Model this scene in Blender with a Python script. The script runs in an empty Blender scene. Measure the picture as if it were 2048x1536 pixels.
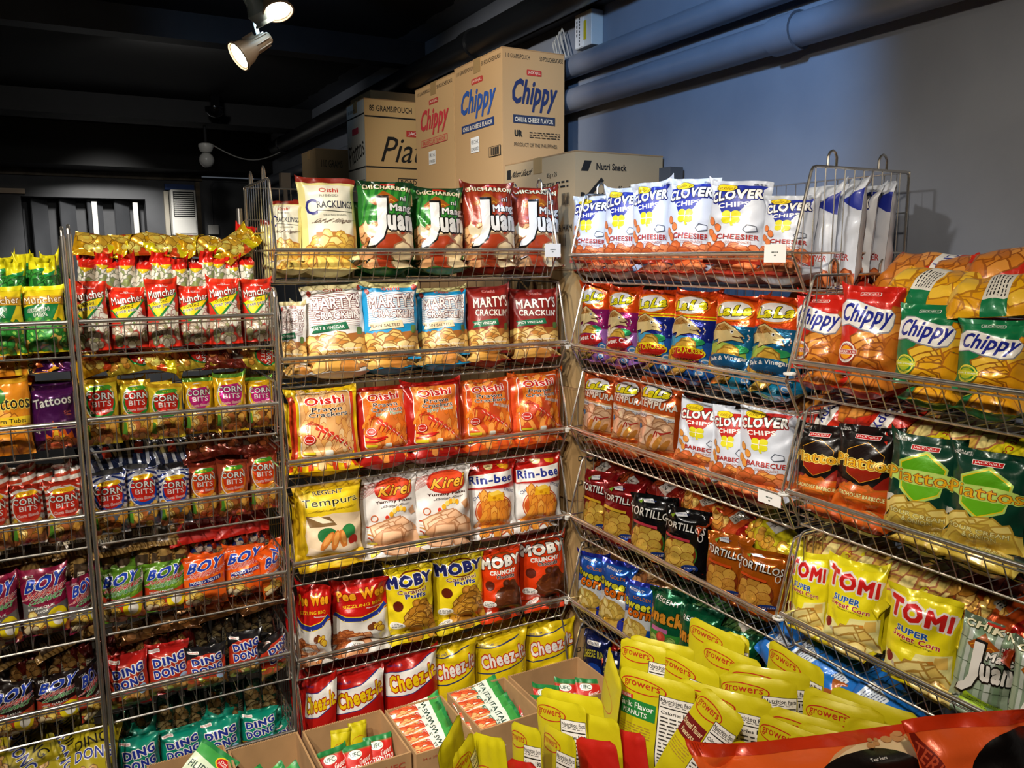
import bpy, math, random
import numpy as np
from mathutils import Vector, Matrix, Euler, geometry
S = bpy.context.scene
COL = S.collection

# ---------------------------------------------------------------- camera, world, light, exposure
H = 1.6
FPX, YAW, PIT, ROL = 1638.26, math.radians(28.5245), math.radians(8.7916), math.radians(-.3153)
def _axes():
    F = np.array([math.sin(YAW)*math.cos(PIT), math.cos(YAW)*math.cos(PIT), -math.sin(PIT)])
    R0 = np.array([math.cos(YAW), -math.sin(YAW), 0]); U0 = np.cross(R0, F)
    c, s = math.cos(ROL), math.sin(ROL)
    return F, c*R0+s*U0, -s*R0+c*U0
CF, CR, CU = _axes()
cam = bpy.data.objects.new('camera', bpy.data.cameras.new('camera')); COL.objects.link(cam)
cam.matrix_world = Matrix(((CR[0], CU[0], -CF[0], 0), (CR[1], CU[1], -CF[1], 0), (CR[2], CU[2], -CF[2], H), (0, 0, 0, 1)))
cam.data.sensor_width = 36; cam.data.lens = FPX/2048*36; cam.data.clip_start = .02; cam.data.clip_end = 60
S.camera = cam
w = bpy.data.worlds.new('world'); S.world = w; w.use_nodes = True
w.node_tree.nodes['Background'].inputs[0].default_value = (.6, .68, .8, 1)
w.node_tree.nodes['Background'].inputs[1].default_value = .10
S.cycles.max_bounces = 7; S.cycles.glossy_bounces = 3; S.cycles.caustics_reflective = False; S.cycles.caustics_refractive = False
S.view_settings.view_transform = 'Standard'; S.view_settings.look = 'None'
S.view_settings.exposure = 0.0; S.view_settings.gamma = 1; S.view_settings.use_curve_mapping = False
def lamp(loc, aim, watts, deg, col, size=.05, blend=.6):
    l = bpy.data.lights.new('spot_light', 'SPOT'); l.energy = watts; l.spot_size = math.radians(deg); l.spot_blend = blend
    l.color = col; l.shadow_soft_size = size
    o = bpy.data.objects.new('spot_light', l); COL.objects.link(o); o.location = loc
    o.rotation_euler = (Vector(aim)-Vector(loc)).to_track_quat('-Z', 'Y').to_euler(); return o
WARM, WHITE, COOL = (1, .86, .68), (1, .94, .86), (.55, .75, 1)
# (lamp position, aim, watts, cone, colour): every one sits in a track fixture built further down
LAMPS = [((-.55, .55, 2.62), (.95, 2.25, .95), 180, 60, WHITE), ((-.95, .75, 2.62), (.05, 2.25, .8), 142, 58, WARM),
         ((-.35, 1.35, 2.62), (1.42, 1.8, .9), 92, 60, WHITE), ((-.2, -.1, 2.62), (1.42, 1.0, .75), 122, 78, WARM),
         ((.75, 1.5, 2.62), (1.9, 2.25, 1.98), 60, 68, (.28, .55, 1)), ((-.1, 1.7, 2.62), (1.6, 3.3, 2.15), 170, 34, WHITE)]
for l_ in LAMPS: lamp(*l_)

# ---------------------------------------------------------------- measuring helpers: sight line through a photo pixel meets a real plane
def ray(x, y): return CF+(x-1024)/FPX*CR-(y-768)/FPX*CU
def onX(x, y, X): d = ray(x, y); return d*(X/d[0])+np.array([0, 0, H])
def onY(x, y, Y): d = ray(x, y); return d*(Y/d[1])+np.array([0, 0, H])
def onZ(x, y, Z): d = ray(x, y); return d*((Z-H)/d[2])+np.array([0, 0, H])

# ---------------------------------------------------------------- materials
def hexc(h):
    if isinstance(h, tuple): return h
    h = h.lstrip('#'); h = ''.join(c*2 for c in h) if len(h) == 3 else h
    v = [int(h[i:i+2], 16)/255 for i in (0, 2, 4)]
    return tuple((c/12.92 if c <= .04045 else ((c+.055)/1.055)**2.4) for c in v)
def mat(name, col=None, rough=.5, metal=0, attr=False, coat=0, bump=None, noise=None, emit=None, spec=.5):
    m = bpy.data.materials.new(name); m.use_nodes = True; nt = m.node_tree; N, L = nt.nodes, nt.links
    b = N['Principled BSDF']; b.inputs['Roughness'].default_value = rough; b.inputs['Metallic'].default_value = metal
    b.inputs['Coat Weight'].default_value = coat; b.inputs['Coat Roughness'].default_value = .12; b.inputs['Specular IOR Level'].default_value = spec
    if attr:
        a = N.new('ShaderNodeAttribute'); a.attribute_name = 'Col'; L.new(a.outputs['Color'], b.inputs['Base Color'])
    elif col is not None:
        c = (*hexc(col), 1); b.inputs['Base Color'].default_value = c
        if noise:
            tc = N.new('ShaderNodeTexCoord'); n = N.new('ShaderNodeTexNoise'); n.inputs['Scale'].default_value = noise[0]; n.inputs['Detail'].default_value = 6
            r = N.new('ShaderNodeValToRGB'); c2 = (*hexc(noise[1]), 1)
            r.color_ramp.elements[0].color = c; r.color_ramp.elements[1].color = c2
            r.color_ramp.elements[0].position = .35; r.color_ramp.elements[1].position = .7
            L.new(tc.outputs['Object'], n.inputs['Vector']); L.new(n.outputs['Fac'], r.inputs['Fac']); L.new(r.outputs['Color'], b.inputs['Base Color'])
    if bump:
        tc = N.new('ShaderNodeTexCoord'); n = N.new('ShaderNodeTexNoise'); n.inputs['Scale'].default_value = bump[0]; n.inputs['Detail'].default_value = 4
        n.inputs['Distortion'].default_value = .6
        bp = N.new('ShaderNodeBump'); bp.inputs['Strength'].default_value = bump[1]; bp.inputs['Distance'].default_value = bump[2]
        L.new(tc.outputs['Object'], n.inputs['Vector']); L.new(n.outputs['Fac'], bp.inputs['Height']); L.new(bp.outputs['Normal'], b.inputs['Normal'])
    if emit:
        b.inputs['Emission Color'].default_value = (*emit[0], 1); b.inputs['Emission Strength'].default_value = emit[1]
    return m
FOIL = [mat('glossy_film', attr=True, rough=.3, metal=.12, coat=.35, bump=(26, .35, .006)),
        mat('satin_film', attr=True, rough=.45, metal=.05, coat=.12, bump=(20, .3, .006)),
        mat('metallised_film', attr=True, rough=.22, metal=.55, coat=.5, bump=(30, .5, .006)),
        mat('carton_print', attr=True, rough=.85, bump=(9, .12, .004))]
CHROME = mat('chrome_wire', '#dcd8d0', rough=.26, metal=.95)
CARD = mat('corrugated_cardboard', '#b08a5e', rough=.9, noise=(14, '#9c7a52'), bump=(40, .15, .002))
WALLM = mat('grey_wall_paint', '#7e8490', rough=.62, noise=(5, '#757b88'), bump=(60, .12, .002))
DGREY = mat('dark_grey_paint', '#4a4c50', rough=.6, noise=(4, '#3e4044'))
BLACK = mat('black_ceiling_paint', '#101114', rough=.75, noise=(6, '#16171a'), bump=(40, .2, .003))
PIPEM = mat('grey_pipe_paint', '#757b88', rough=.42, noise=(8, '#6c727e'))
WHITEP = mat('white_plastic', '#d9d8d2', rough=.4)
PAPER = mat('white_paper', '#e8e6e2', rough=.7)
LAMPM = mat('lamp_housing_enamel', '#b9a48c', rough=.45)
GLOW = mat('lamp_lens', '#fff3dd', emit=((1, .88, .68), 30))
GLOWC = mat('cool_lamp_lens', '#e8f4ff', emit=((.55, .8, 1), 14))
FLOORM = mat('floor_tile', '#55504a', rough=.5, noise=(3, '#4a4641'))
WOODM = mat('plywood', '#8a6d4c', rough=.7, noise=(7, '#79603f'))

# ---------------------------------------------------------------- mesh helpers
class MB:
    def __init__(s): s.v = []; s.f = []
    def box(s, a, b):
        k = len(s.v); s.v += [(x, y, z) for z in (a[2], b[2]) for y in (a[1], b[1]) for x in (a[0], b[0])]
        s.f += [tuple(k+i for i in q) for q in ((0, 2, 3, 1), (4, 5, 7, 6), (0, 1, 5, 4), (2, 6, 7, 3), (0, 4, 6, 2), (1, 3, 7, 5))]; return s
    def tube(s, p, q, r, n=6, r2=None):
        p, q = Vector(p), Vector(q); d = (q-p)
        if d.length < 1e-6: return s
        d.normalize(); a = d.orthogonal().normalized(); b = d.cross(a); k = len(s.v)
        for c, rr in ((p, r), (q, r if r2 is None else r2)):
            for i in range(n):
                t = 2*math.pi*i/n; s.v.append(tuple(c+a*(rr*math.cos(t))+b*(rr*math.sin(t))))
        for i in range(n): s.f.append((k+i, k+(i+1) % n, k+n+(i+1) % n, k+n+i))
        s.f += [tuple(k+i for i in range(n-1, -1, -1)), tuple(k+n+i for i in range(n))]; return s
    def path(s, pts, r, n=8):
        pts = [Vector(p) for p in pts]; k = len(s.v); m = len(pts); a = None
        for i, p in enumerate(pts):
            d = (pts[min(i+1, m-1)]-pts[max(i-1, 0)]).normalized()
            if a is None: a = d.orthogonal().normalized()
            a = (a-d*a.dot(d)).normalized(); b = d.cross(a)
            for j in range(n):
                t = 2*math.pi*j/n; s.v.append(tuple(p+a*(r*math.cos(t))+b*(r*math.sin(t))))
        for i in range(m-1):
            for j in range(n): s.f.append((k+i*n+j, k+i*n+(j+1) % n, k+(i+1)*n+(j+1) % n, k+(i+1)*n+j))
        s.f += [tuple(k+j for j in range(n-1, -1, -1)), tuple(k+(m-1)*n+j for j in range(n))]; return s
    def lathe(s, prof, n=24, M=None, cap=True):
        k = len(s.v); M = M or Matrix()
        for (r, z) in prof:
            for j in range(n):
                t = 2*math.pi*j/n; s.v.append(tuple(M @ Vector((r*math.cos(t), r*math.sin(t), z))))
        for i in range(len(prof)-1):
            for j in range(n): s.f.append((k+i*n+j, k+i*n+(j+1) % n, k+(i+1)*n+(j+1) % n, k+(i+1)*n+j))
        if cap: s.f += [tuple(k+j for j in range(n-1, -1, -1)), tuple(k+(len(prof)-1)*n+j for j in range(n))]
        return s
    def prism(s, pts, d):
        k = len(s.v); n = len(pts); s.v += [tuple(p) for p in pts]+[tuple(Vector(p)+Vector(d)) for p in pts]
        s.f += [tuple(k+i for i in range(n-1, -1, -1)), tuple(k+n+i for i in range(n))]
        s.f += [(k+i, k+(i+1) % n, k+n+(i+1) % n, k+n+i) for i in range(n)]; return s
    def build(s, name, m, parent=None, smooth=False, bevel=0):
        me = bpy.data.meshes.new(name); me.from_pydata(s.v, [], s.f); me.materials.append(m)
        if smooth: me.polygons.foreach_set('use_smooth', [True]*len(me.polygons)); me.set_sharp_from_angle(angle=math.radians(40))
        o = bpy.data.objects.new(name, me); COL.objects.link(o)
        if parent: o.parent = parent
        if bevel:
            md = o.modifiers.new('bevel', 'BEVEL'); md.width = bevel; md.segments = 2; md.limit_method = 'ANGLE'
        return o
def tag(o, label=None, cat=None, group=None, kind=None):
    if label: o['label'] = label
    if cat: o['category'] = cat
    if group: o['group'] = group
    if kind: o['kind'] = kind
    return o
def empty(name, loc=(0, 0, 0), rz=0):
    o = bpy.data.objects.new(name, None); COL.objects.link(o); o.location = loc; o.rotation_euler = (0, 0, rz); o.empty_display_size = .05; return o
def struct(name, mb, m, **k): return tag(mb.build(name, m, **k), kind='structure')

# ---------------------------------------------------------------- printed artwork as flat coloured shapes lying on a surface
_tc = {}
def textmesh(s, b, o=0):
    k = (s, round(b, 3), round(o, 3))
    if k in _tc: return _tc[k]
    cu = bpy.data.curves.new('t', 'FONT'); cu.body = s; cu.space_character = 1+1.5*b+.9*o; cu.resolution_u = 2; cu.fill_mode = 'FRONT'
    o = bpy.data.objects.new('t', cu); COL.objects.link(o)
    dg = bpy.context.evaluated_depsgraph_get(); me = o.evaluated_get(dg).to_mesh(); me.calc_loop_triangles()
    V = np.empty(len(me.vertices)*3, np.float32); me.vertices.foreach_get('co', V); V = V.reshape(-1, 3)[:, :2].astype(float)
    T = np.empty(len(me.loop_triangles)*3, np.int32); me.loop_triangles.foreach_get('vertices', T); T = T.reshape(-1, 3)
    o.evaluated_get(dg).to_mesh_clear(); bpy.data.objects.remove(o); bpy.data.curves.remove(cu)
    E = np.concatenate([T[:, [0, 1]], T[:, [1, 2]], T[:, [2, 0]]]) if len(T) else np.zeros((0, 2), int)
    s_ = np.sort(E, 1); u, ix, ct = np.unique(s_, axis=0, return_index=True, return_counts=True) if len(E) else (0, np.zeros(0, int), np.zeros(0))
    _tc[k] = (V, T, E[ix[ct == 1]]); return _tc[k]
def stroke(V, E, r):
    a, b = V[E[:, 0]], V[E[:, 1]]; d = b-a; l = np.linalg.norm(d, axis=1, keepdims=True)+1e-9; d = d/l; n = np.stack([-d[:, 1], d[:, 0]], 1)*r; e = d*r*.62
    p, q, s, t = a-e-n, b+e-n, b+e+n, a-e+n; return np.concatenate([np.stack([p, q, s], 1), np.stack([p, s, t], 1)])
NU, NV = 25, 31                          # every bag face is a grid of this many points; print is cut along its edges so it lies on it exactly
def cutlines(P, fn, e=1e-5):
    out = []
    while len(P):
        g = fn(P); k0 = np.ceil(g.min(1)+e); k1 = np.floor(g.max(1)-e); m = k1 >= k0; out.append(P[~m]); P = P[m]; g = g[m]
        if not len(P): break
        g = g-np.round((k0[m]+k1[m])/2)[:, None]; s = np.where(np.abs(g) < e, 0, np.sign(g)).astype(int); r = np.arange(len(P))
        z = (s == 0).any(1); lone = np.where(z, (s == 0).argmax(1), 0)
        for q in range(3): lone[(~z) & (s[:, q] != s[:, (q+1) % 3]) & (s[:, q] != s[:, (q+2) % 3])] = q
        A, B, C = P[r, lone], P[r, (lone+1) % 3], P[r, (lone+2) % 3]; ga, gb, gc = g[r, lone], g[r, (lone+1) % 3], g[r, (lone+2) % 3]
        Z = z; D_ = B[Z]+(C[Z]-B[Z])*(gb[Z]/(gb[Z]-gc[Z]))[:, None]
        n = ~z; ab = A[n]+(B[n]-A[n])*(ga[n]/(ga[n]-gb[n]))[:, None]; ac = A[n]+(C[n]-A[n])*(ga[n]/(ga[n]-gc[n]))[:, None]
        P = np.concatenate([np.stack([A[Z], B[Z], D_], 1), np.stack([A[Z], D_, C[Z]], 1), np.stack([A[n], ab, ac], 1), np.stack([ab, B[n], C[n]], 1), np.stack([ab, C[n], ac], 1)])
    return np.concatenate(out) if out else P
def split(P, L, warp):
    P = np.clip(P, .002, .998)
    if L > 1: return P
    a = (P[:, 1]-P[:, 0]); b = (P[:, 2]-P[:, 0]); P = P[np.abs(a[:, 0]*b[:, 1]-a[:, 1]*b[:, 0]) > 1e-9]
    if warp:
        for c in (.03, .97): P = cutat(P, c)
        P = P.copy(); P[:, :, 0] = np.interp(P[:, :, 0], [0, .03, .97, 1], [.002, .1, .9, .998])
    P = cutlines(P, lambda Q: Q[:, :, 0]*(NU-1)); P = cutlines(P, lambda Q: Q[:, :, 1]*(NV-1))
    return cutlines(P, lambda Q: Q[:, :, 0]*(NU-1)-Q[:, :, 1]*(NV-1))
def cutat(P, c):
    m = (P[:, :, 0].min(1) < c-1e-6) & (P[:, :, 0].max(1) > c+1e-6)
    return np.concatenate([P[~m], cutlines(P[m], lambda Q: np.clip((Q[:, :, 0]-c)*.5, -.9, .9))])
class Art:
    def __init__(s, base, asp=1.4, seal=None, L=.05, gloss=0):
        s.base = hexc(base); s.asp = asp; s.seal = hexc(seal or base); s.L = L; s.items = []; s.n = 0; s.bands = []; s.gloss = gloss; s.rnd = random.Random(7); s.warp = 0; s.occ = []
    def add(s, P, c, sub=0.):
        if len(P): s.items.append((split(P, s.L, s.warp), hexc(c), s.n+sub))
    def nx(s): s.n += 1
    def P(s, pts, c, convex=False):
        if convex: s.occ.append((np.array(pts, float), s.n))
        t = geometry.tessellate_polygon([[Vector((x, y, 0)) for x, y in pts]])
        A = np.array(pts, float); s.add(A[np.array(t)], c); s.nx()
    def R(s, x0, y0, x1, y1, c): s.P([(x0, y0), (x1, y0), (x1, y1), (x0, y1)], c, True)
    def band(s, y0, y1, c): s.bands.append((y0, y1, hexc(c))); s.R(0, y0, 1, y1, c)
    def ell(s, cx, cy, rx, ry, n=12, rot=0, a0=0, a1=2*math.pi, pw=1):
        pts = []
        for i in range(n):
            t = a0+(a1-a0)*i/(n if a1-a0 > 6.2 else n-1); x = math.copysign(abs(math.cos(t))**pw, math.cos(t))*rx; y = math.copysign(abs(math.sin(t))**pw, math.sin(t))*ry*s.asp
            pts.append((cx+x*math.cos(rot)-y*math.sin(rot), cy+(x*math.sin(rot)+y*math.cos(rot))/s.asp))
        return pts
    def E(s, cx, cy, rx, ry, c, n=20, rot=0): s.P(s.ell(cx, cy, rx, ry, n, rot), c, True)
    def ring(s, cx, cy, rx, ry, wd, c, n=28, a0=0, a1=2*math.pi):
        Q = []
        for i in range(n):
            t0, t1 = a0+(a1-a0)*i/n, a0+(a1-a0)*(i+1)/n
            f = lambda t, k: (cx+math.cos(t)*(rx-k*wd), cy+math.sin(t)*(ry-k*wd/s.asp))
            a, b, c_, d = f(t0, 0), f(t1, 0), f(t1, 1), f(t0, 1); Q += [(a, b, c_), (a, c_, d)]
        s.add(np.array(Q, float), c); s.nx()
    def line(s, pts, wd, c):
        Q = []; k = 0
        for (x0, y0), (x1, y1) in zip(pts[:-1], pts[1:]):
            dx, dy = x1-x0, (y1-y0)*s.asp; l = math.hypot(dx, dy) or 1; nx, ny = -dy/l*wd/2, dx/l*wd/2/s.asp
            a, b, c_, d = (x0-nx, y0-ny), (x1-nx, y1-ny), (x1+nx, y1+ny), (x0+nx, y0+ny); s.add(np.array([(a, b, c_), (a, c_, d)], float), c, (k % 2)*.03); k += 1
        s.nx()
    def T(s, txt, cx, cy, wd, ht, c, oc=None, o=.05, b=.012, rot=0, sh=0, arch=0, o2=None, grow=0):
        V, T_, E_ = textmesh(txt, b, o if oc else 0)
        if not len(V): return
        b = b*.8; lo, hi = V.min(0)-b, V.max(0)+b; ctr = (lo+hi)/2; sz = hi-lo
        def lay(Q, cc, sub=0., last=True):
            if not len(Q): return
            sh0 = Q.shape; q = (Q.reshape(-1, 2)-ctr)/sz; q[:, 0] += sh*q[:, 1]; q[:, 1] *= 1+grow*q[:, 0]*2; q[:, 1] += arch*(1-4*q[:, 0]**2)
            x = q[:, 0]*wd; y = q[:, 1]*ht*s.asp; cr, sr = math.cos(rot), math.sin(rot)
            s.add(np.stack([cx+x*cr-y*sr, cy+(x*sr+y*cr)/s.asp], 1).reshape(sh0), cc, sub)
            if last: s.nx()
        def strk(r, cc):                 # overlapping strokes each get their own hair's breadth of height
            for q in range(12): lay(stroke(V, E_[q::12], r), cc, q*.012, False)
        if o2: strk(b+o+.05, o2); s.nx()
        if oc: strk(b+o, oc); s.nx()
        if b > .004: strk(b, c)
        lay(V[T_], c, .2)
    def chips(s, x0, y0, x1, y1, cols, oc, n, r, kind='o', hill=0, ratio=.6, hl=None):
        rn = s.rnd
        n = max(5, int(n*.6)); r = r*(1.28 if kind != 's' else 1.15); oc = tuple(.8*a_+.2*b_ for a_, b_ in zip(hexc(oc), hexc(cols[0])))
        for i in range(n):
            x = rn.uniform(x0, x1); tt = (i+rn.random())/n
            top = y1-(hill*(2*abs(x-(x0+x1)/2)/(x1-x0))**2*(y1-y0) if hill else 0)
            y = top-(top-y0)*tt; rot = rn.uniform(0, 3.14); rr = r*rn.uniform(.75, 1.2)
            if kind == 'o': f = lambda k: s.ell(x, y, rr*k, rr*ratio*k, 8, rot)
            elif kind == 'r': f = lambda k: s.ell(x, y, rr*k, rr*ratio*k, 8, rot, pw=.35)
            elif kind == 's': f = lambda k: s.ell(x, y, rr*2.2*(k*.5+.5), rr*.32*k, 6, rot*.35+.9, pw=.4)
            s.addp(f(1.1), oc, i*.12); c = hexc(rn.choice(cols)); s.addp(f(.95), c, i*.12+.04)
            if kind == 'o' and rn.random() < .35: s.addp(s.ell(x-rr*.15, y+rr*.12/s.asp, rr*.5, rr*ratio*.4, 6, rot), hl or tuple(min(1, v*1.35+.02) for v in c), i*.12+.08)
        s.n += 1+n*.12
    def addp(s, pts, c, sub):
        A = np.array(pts, float); k = len(A); s.occ.append((A, s.n+sub)); T_ = np.array([(0, i, i+1) for i in range(1, k-1)]); s.add(A[T_], c, sub)
    def panel(s, x0, y0, x1, y1, c, rr=.06):
        pts = []
        for cx, cy, a in ((x1-rr, y1-rr/s.asp, 0), (x0+rr, y1-rr/s.asp, 1), (x0+rr, y0+rr/s.asp, 2), (x1-rr, y0+rr/s.asp, 3)):
            for i in range(4): t = (a+i/3)*math.pi/2; pts.append((cx+rr*math.cos(t), cy+rr/s.asp*math.sin(t)))
        s.P(pts, c, True)
    def cull(s):
        Z = np.concatenate([np.full(len(i[0]), i[2]) for i in s.items]); P = np.concatenate([i[0] for i in s.items]); C = np.concatenate([np.tile(i[1], (len(i[0]), 1)) for i in s.items])
        cx, cy = P[:, :, 0], P[:, :, 1]; lo, hi = P.min(1), P.max(1); keep = np.ones(len(P), bool)
        for q, z in s.occ:
            q = q.copy(); q[:, 0] = np.interp(q[:, 0], [0, .03, .97, 1], [.002, .1, .9, .998]) if s.warp else q[:, 0]
            m = np.where(keep & (Z < z-1e-6) & (lo[:, 0] >= q[:, 0].min()) & (hi[:, 0] <= q[:, 0].max()) & (lo[:, 1] >= q[:, 1].min()) & (hi[:, 1] <= q[:, 1].max()))[0]
            if not len(m): continue
            e = np.roll(q, -1, 0)-q; sg = 1 if (q[:, 0]*np.roll(q[:, 1], -1)-np.roll(q[:, 0], -1)*q[:, 1]).sum() > 0 else -1; ins = np.ones(len(m), bool)
            for k in range(len(q)): ins &= (sg*(e[k, 0]*(cy[m]-q[k, 1])-e[k, 1]*(cx[m]-q[k, 0])) >= 0).all(1)
            keep[m[ins]] = False
        s.items = [(P[keep], C[keep], Z[keep])]
    def done(s):
        if hasattr(s, 'UV'): return s
        if not s.items: s.UV = np.zeros((0, 2)); s.TR = np.zeros((0, 3), int); s.CO = np.zeros((0, 3)); s.LZ = np.zeros(0); return s
        s.cull(); P_, C_, Z_ = s.items[0]; P = P_.reshape(-1, 2); c = np.repeat(C_, 3, 0); z = np.repeat(Z_, 3)
        key = np.round(np.column_stack([P, z, c])*20000).astype(np.int64)
        _, idx, inv = np.unique(key, axis=0, return_index=True, return_inverse=True)
        T_ = inv.reshape(-1, 3); U = P[idx]
        a, b, d = U[T_[:, 0]], U[T_[:, 1]], U[T_[:, 2]]; ar = (b[:, 0]-a[:, 0])*(d[:, 1]-a[:, 1])-(b[:, 1]-a[:, 1])*(d[:, 0]-a[:, 0])
        T_[ar < 0] = T_[ar < 0][:, ::-1]; T_ = T_[np.abs(ar) > 1e-9]
        s.UV, s.CO, s.LZ, s.TR = U, c[idx], z[idx], T_; s.items = []; return s
    def rowcol(s, v):
        for a, b, c in s.bands[::-1]:
            if a <= v <= b: return c
        return s.base

def make_mesh(name, V, T_, C, N, m):
    me = bpy.data.meshes.new(name); me.vertices.add(len(V)); me.vertices.foreach_set('co', np.asarray(V, np.float32).ravel())
    n = len(T_); me.loops.add(3*n); me.loops.foreach_set('vertex_index', np.asarray(T_, np.int32).ravel())
    me.polygons.add(n); me.polygons.foreach_set('loop_start', np.arange(0, 3*n, 3, dtype=np.int32)); me.polygons.foreach_set('use_smooth', np.ones(n, bool))
    a = me.color_attributes.new('Col', 'BYTE_COLOR', 'POINT'); a.data.foreach_set('color', np.column_stack([C, np.ones(len(C))]).astype(np.float32).ravel())
    me.update(); me.materials.append(m)
    if N is not None: me.normals_split_custom_set_from_vertices(np.asarray(N, np.float32))
    return me
def gridtri(a, b, flip=False):
    i = np.arange((a-1)*b).reshape(a-1, b)[:, :-1].ravel()
    T_ = np.concatenate([np.stack([i, i+1, i+b+1], 1), np.stack([i, i+b+1, i+b], 1)])
    return T_[:, ::-1] if flip else T_
def gnorm(G, flip=False):
    dv = np.gradient(G, axis=0); du = np.gradient(G, axis=1); n = np.cross(du, dv); n /= np.linalg.norm(n, axis=2, keepdims=True)+1e-12
    return -n if flip else n
def bilin(G, u, v):
    a, b = G.shape[:2]; x = np.clip(u, 0, 1)*(b-1); y = np.clip(v, 0, 1)*(a-1); i = np.minimum(x.astype(int), b-2); j = np.minimum(y.astype(int), a-2)
    fx, fy = (x-i)[:, None], (y-j)[:, None]; a0, a1, b0, b1 = G[j, i], G[j, i+1], G[j+1, i], G[j+1, i+1]
    return a0+np.where(fx >= fy, fx*(a1-a0)+fy*(b1-a1), fy*(b0-a0)+fx*(b1-b0))

# pillow bag surface: front faces local -Y, origin at the bottom centre
def bagsurf(w, h, t, seed, k=1.0, nu=34, nv=42, flat=False):
    rn = np.random.RandomState(seed); s = np.linspace(-1, 1, nu)[None, :]; v = np.linspace(0, 1, nv)[:, None]
    a = 1.2; sm = lambda q: np.clip(q, 0, 1)**2*(3-2*np.clip(q, 0, 1))
    g = sm(v/.16)*sm((1-v)/.2)*(1.12-.3*v)
    if flat: g = sm(v/.3)*.9*(1-v*.75)*sm((1-v)/.05)
    wf = 1-.085*sm(v/.2)*sm((1-v)/.2)*(0 if flat else 1)
    edge = .006*np.sin(v*rn.uniform(6, 14)+rn.uniform(0, 6))*h
    x = w/2*wf*np.sin(a*s)/math.sin(a)+edge*np.abs(s)
    if flat:
        r = .014; d = np.minimum(r, (1-v)*h); x = x*(1-(r-np.sqrt(np.maximum(0, r*r-(r-d)**2)))/(w/2)*1.0)
    prof = (np.cos(a*s)-math.cos(a))/(1-math.cos(a))
    wr = np.zeros((nv, nu))
    if not flat or True:
        amp = .0054*k*(.22 if flat else 1)*(w/.15)
        for q in range(5):
            f, p = rn.uniform(4, 15), rn.uniform(0, 6.3)
            wr += amp*.55*np.cos(f*s+p)*np.exp(-((1-v)-.06)/.09)*(v < .97)+amp*.45*np.cos(f*s+p*2)*np.exp(-(v-.05)/.07)*(v > .03)
        for q in range(26):
            s0, v0, th = rn.uniform(-1, 1), rn.uniform(.02, 1), rn.uniform(0, 3.14)
            if rn.rand() < .45: s0 = math.copysign(rn.uniform(.6, 1), s0)
            sg, ln, am = rn.uniform(.045, .11), rn.uniform(.15, .5), amp*rn.uniform(-1.25, 1.)
            dx, dy = (s-s0)*.5, (v-v0)*h/w; d1 = -dx*math.sin(th)+dy*math.cos(th); d2 = dx*math.cos(th)+dy*math.sin(th)
            wr += am*np.exp(-(d1/sg)**2)*np.exp(-(d2/ln)**2)
    m = sm(v/.06)*sm((1-v)/.07); wr *= m*(1-np.abs(s)**8)
    y = -t/2*prof*g-wr
    cl, cr, bd = rn.uniform(-.5, 1)*.085*k, rn.uniform(-.5, 1)*.085*k, rn.uniform(-.5, .6)*.03*k
    if flat: cl = cr = bd = 0
    tw = (v**7); z = h*v+h*tw*(cl*np.maximum(0, -s)**3+cr*np.maximum(0, s)**3)-h*.012*(1-(s*.9)**2)*tw
    rip = .0022*k*np.sin(s*rn.uniform(5, 11)+rn.uniform(0, 6))*sm((v-.85)/.15)+.002*np.sin(s*rn.uniform(4, 9))*sm((.1-v)/.1)
    if flat: rip = rip*.25
    off = bd*sm((v-.86)/.14)+rip
    F = np.stack([x+0*v, y+off, z+0*s], 2); yb = t/2*.8*prof*g+wr[:, ::-1]*.6
    B = np.stack([x+0*v, yb+off+.0006, z+0*s], 2)
    return F, B
def bag_meshes(name, art, w, h, t, seed, k=1.0, seals=True, flat=False, lo=False):
    art.done(); nu, nv = NU, NV
    F, B = bagsurf(w, h, t, seed, k, nu, nv, flat); NF, NB = gnorm(F), gnorm(B, True); j = int(nv*.955)
    def side(G, N, a, b, flip, colf):
        g = G[a:b]; r = b-a; C = np.array([colf(i/(nv-1)) for i in range(a, b)]); return g.reshape(-1, 3), gridtri(r, nu, flip), np.repeat(C, nu, 0), N[a:b].reshape(-1, 3)
    def join(ps):
        V, T_, C, N, o = [], [], [], [], 0
        for p in ps: V.append(p[0]); T_.append(p[1]+o); C.append(p[2]); N.append(p[3]); o += len(p[0])
        return np.concatenate(V), np.concatenate(T_), np.concatenate(C), np.concatenate(N)
    top = j if seals else nv
    ps = [side(F, NF, 0, top, False, art.rowcol), side(B, NB, 0, top, True, art.rowcol)]
    if len(art.TR):
        P = bilin(F, art.UV[:, 0], art.UV[:, 1]); N = bilin(NF, art.UV[:, 0], art.UV[:, 1])
        ps.append((P+N*(.0002+.00009*art.LZ)[:, None], art.TR, art.CO, N/(np.linalg.norm(N, axis=1, keepdims=True)+1e-9)))
    body = make_mesh(name, *join(ps), FOIL[art.gloss]); seal = None
    if seals:
        F2, B2 = F[j-1:].copy(), B[j-1:].copy(); zz = np.arange(nv-j+1) % 2
        F2[:, :, 1] -= .0008+.0006*zz[:, None]; B2[:, :, 1] += .0008
        c = lambda v: art.seal
        n2 = nv-j+1
        seal = make_mesh('top_seal', *join([(F2.reshape(-1, 3), gridtri(n2, nu), np.tile(art.seal, (n2*nu, 1)), gnorm(F2).reshape(-1, 3)),
                                            (B2.reshape(-1, 3), gridtri(n2, nu, True), np.tile(art.seal, (n2*nu, 1)), gnorm(B2, True).reshape(-1, 3))]), FOIL[art.gloss])
    return body, seal
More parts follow.
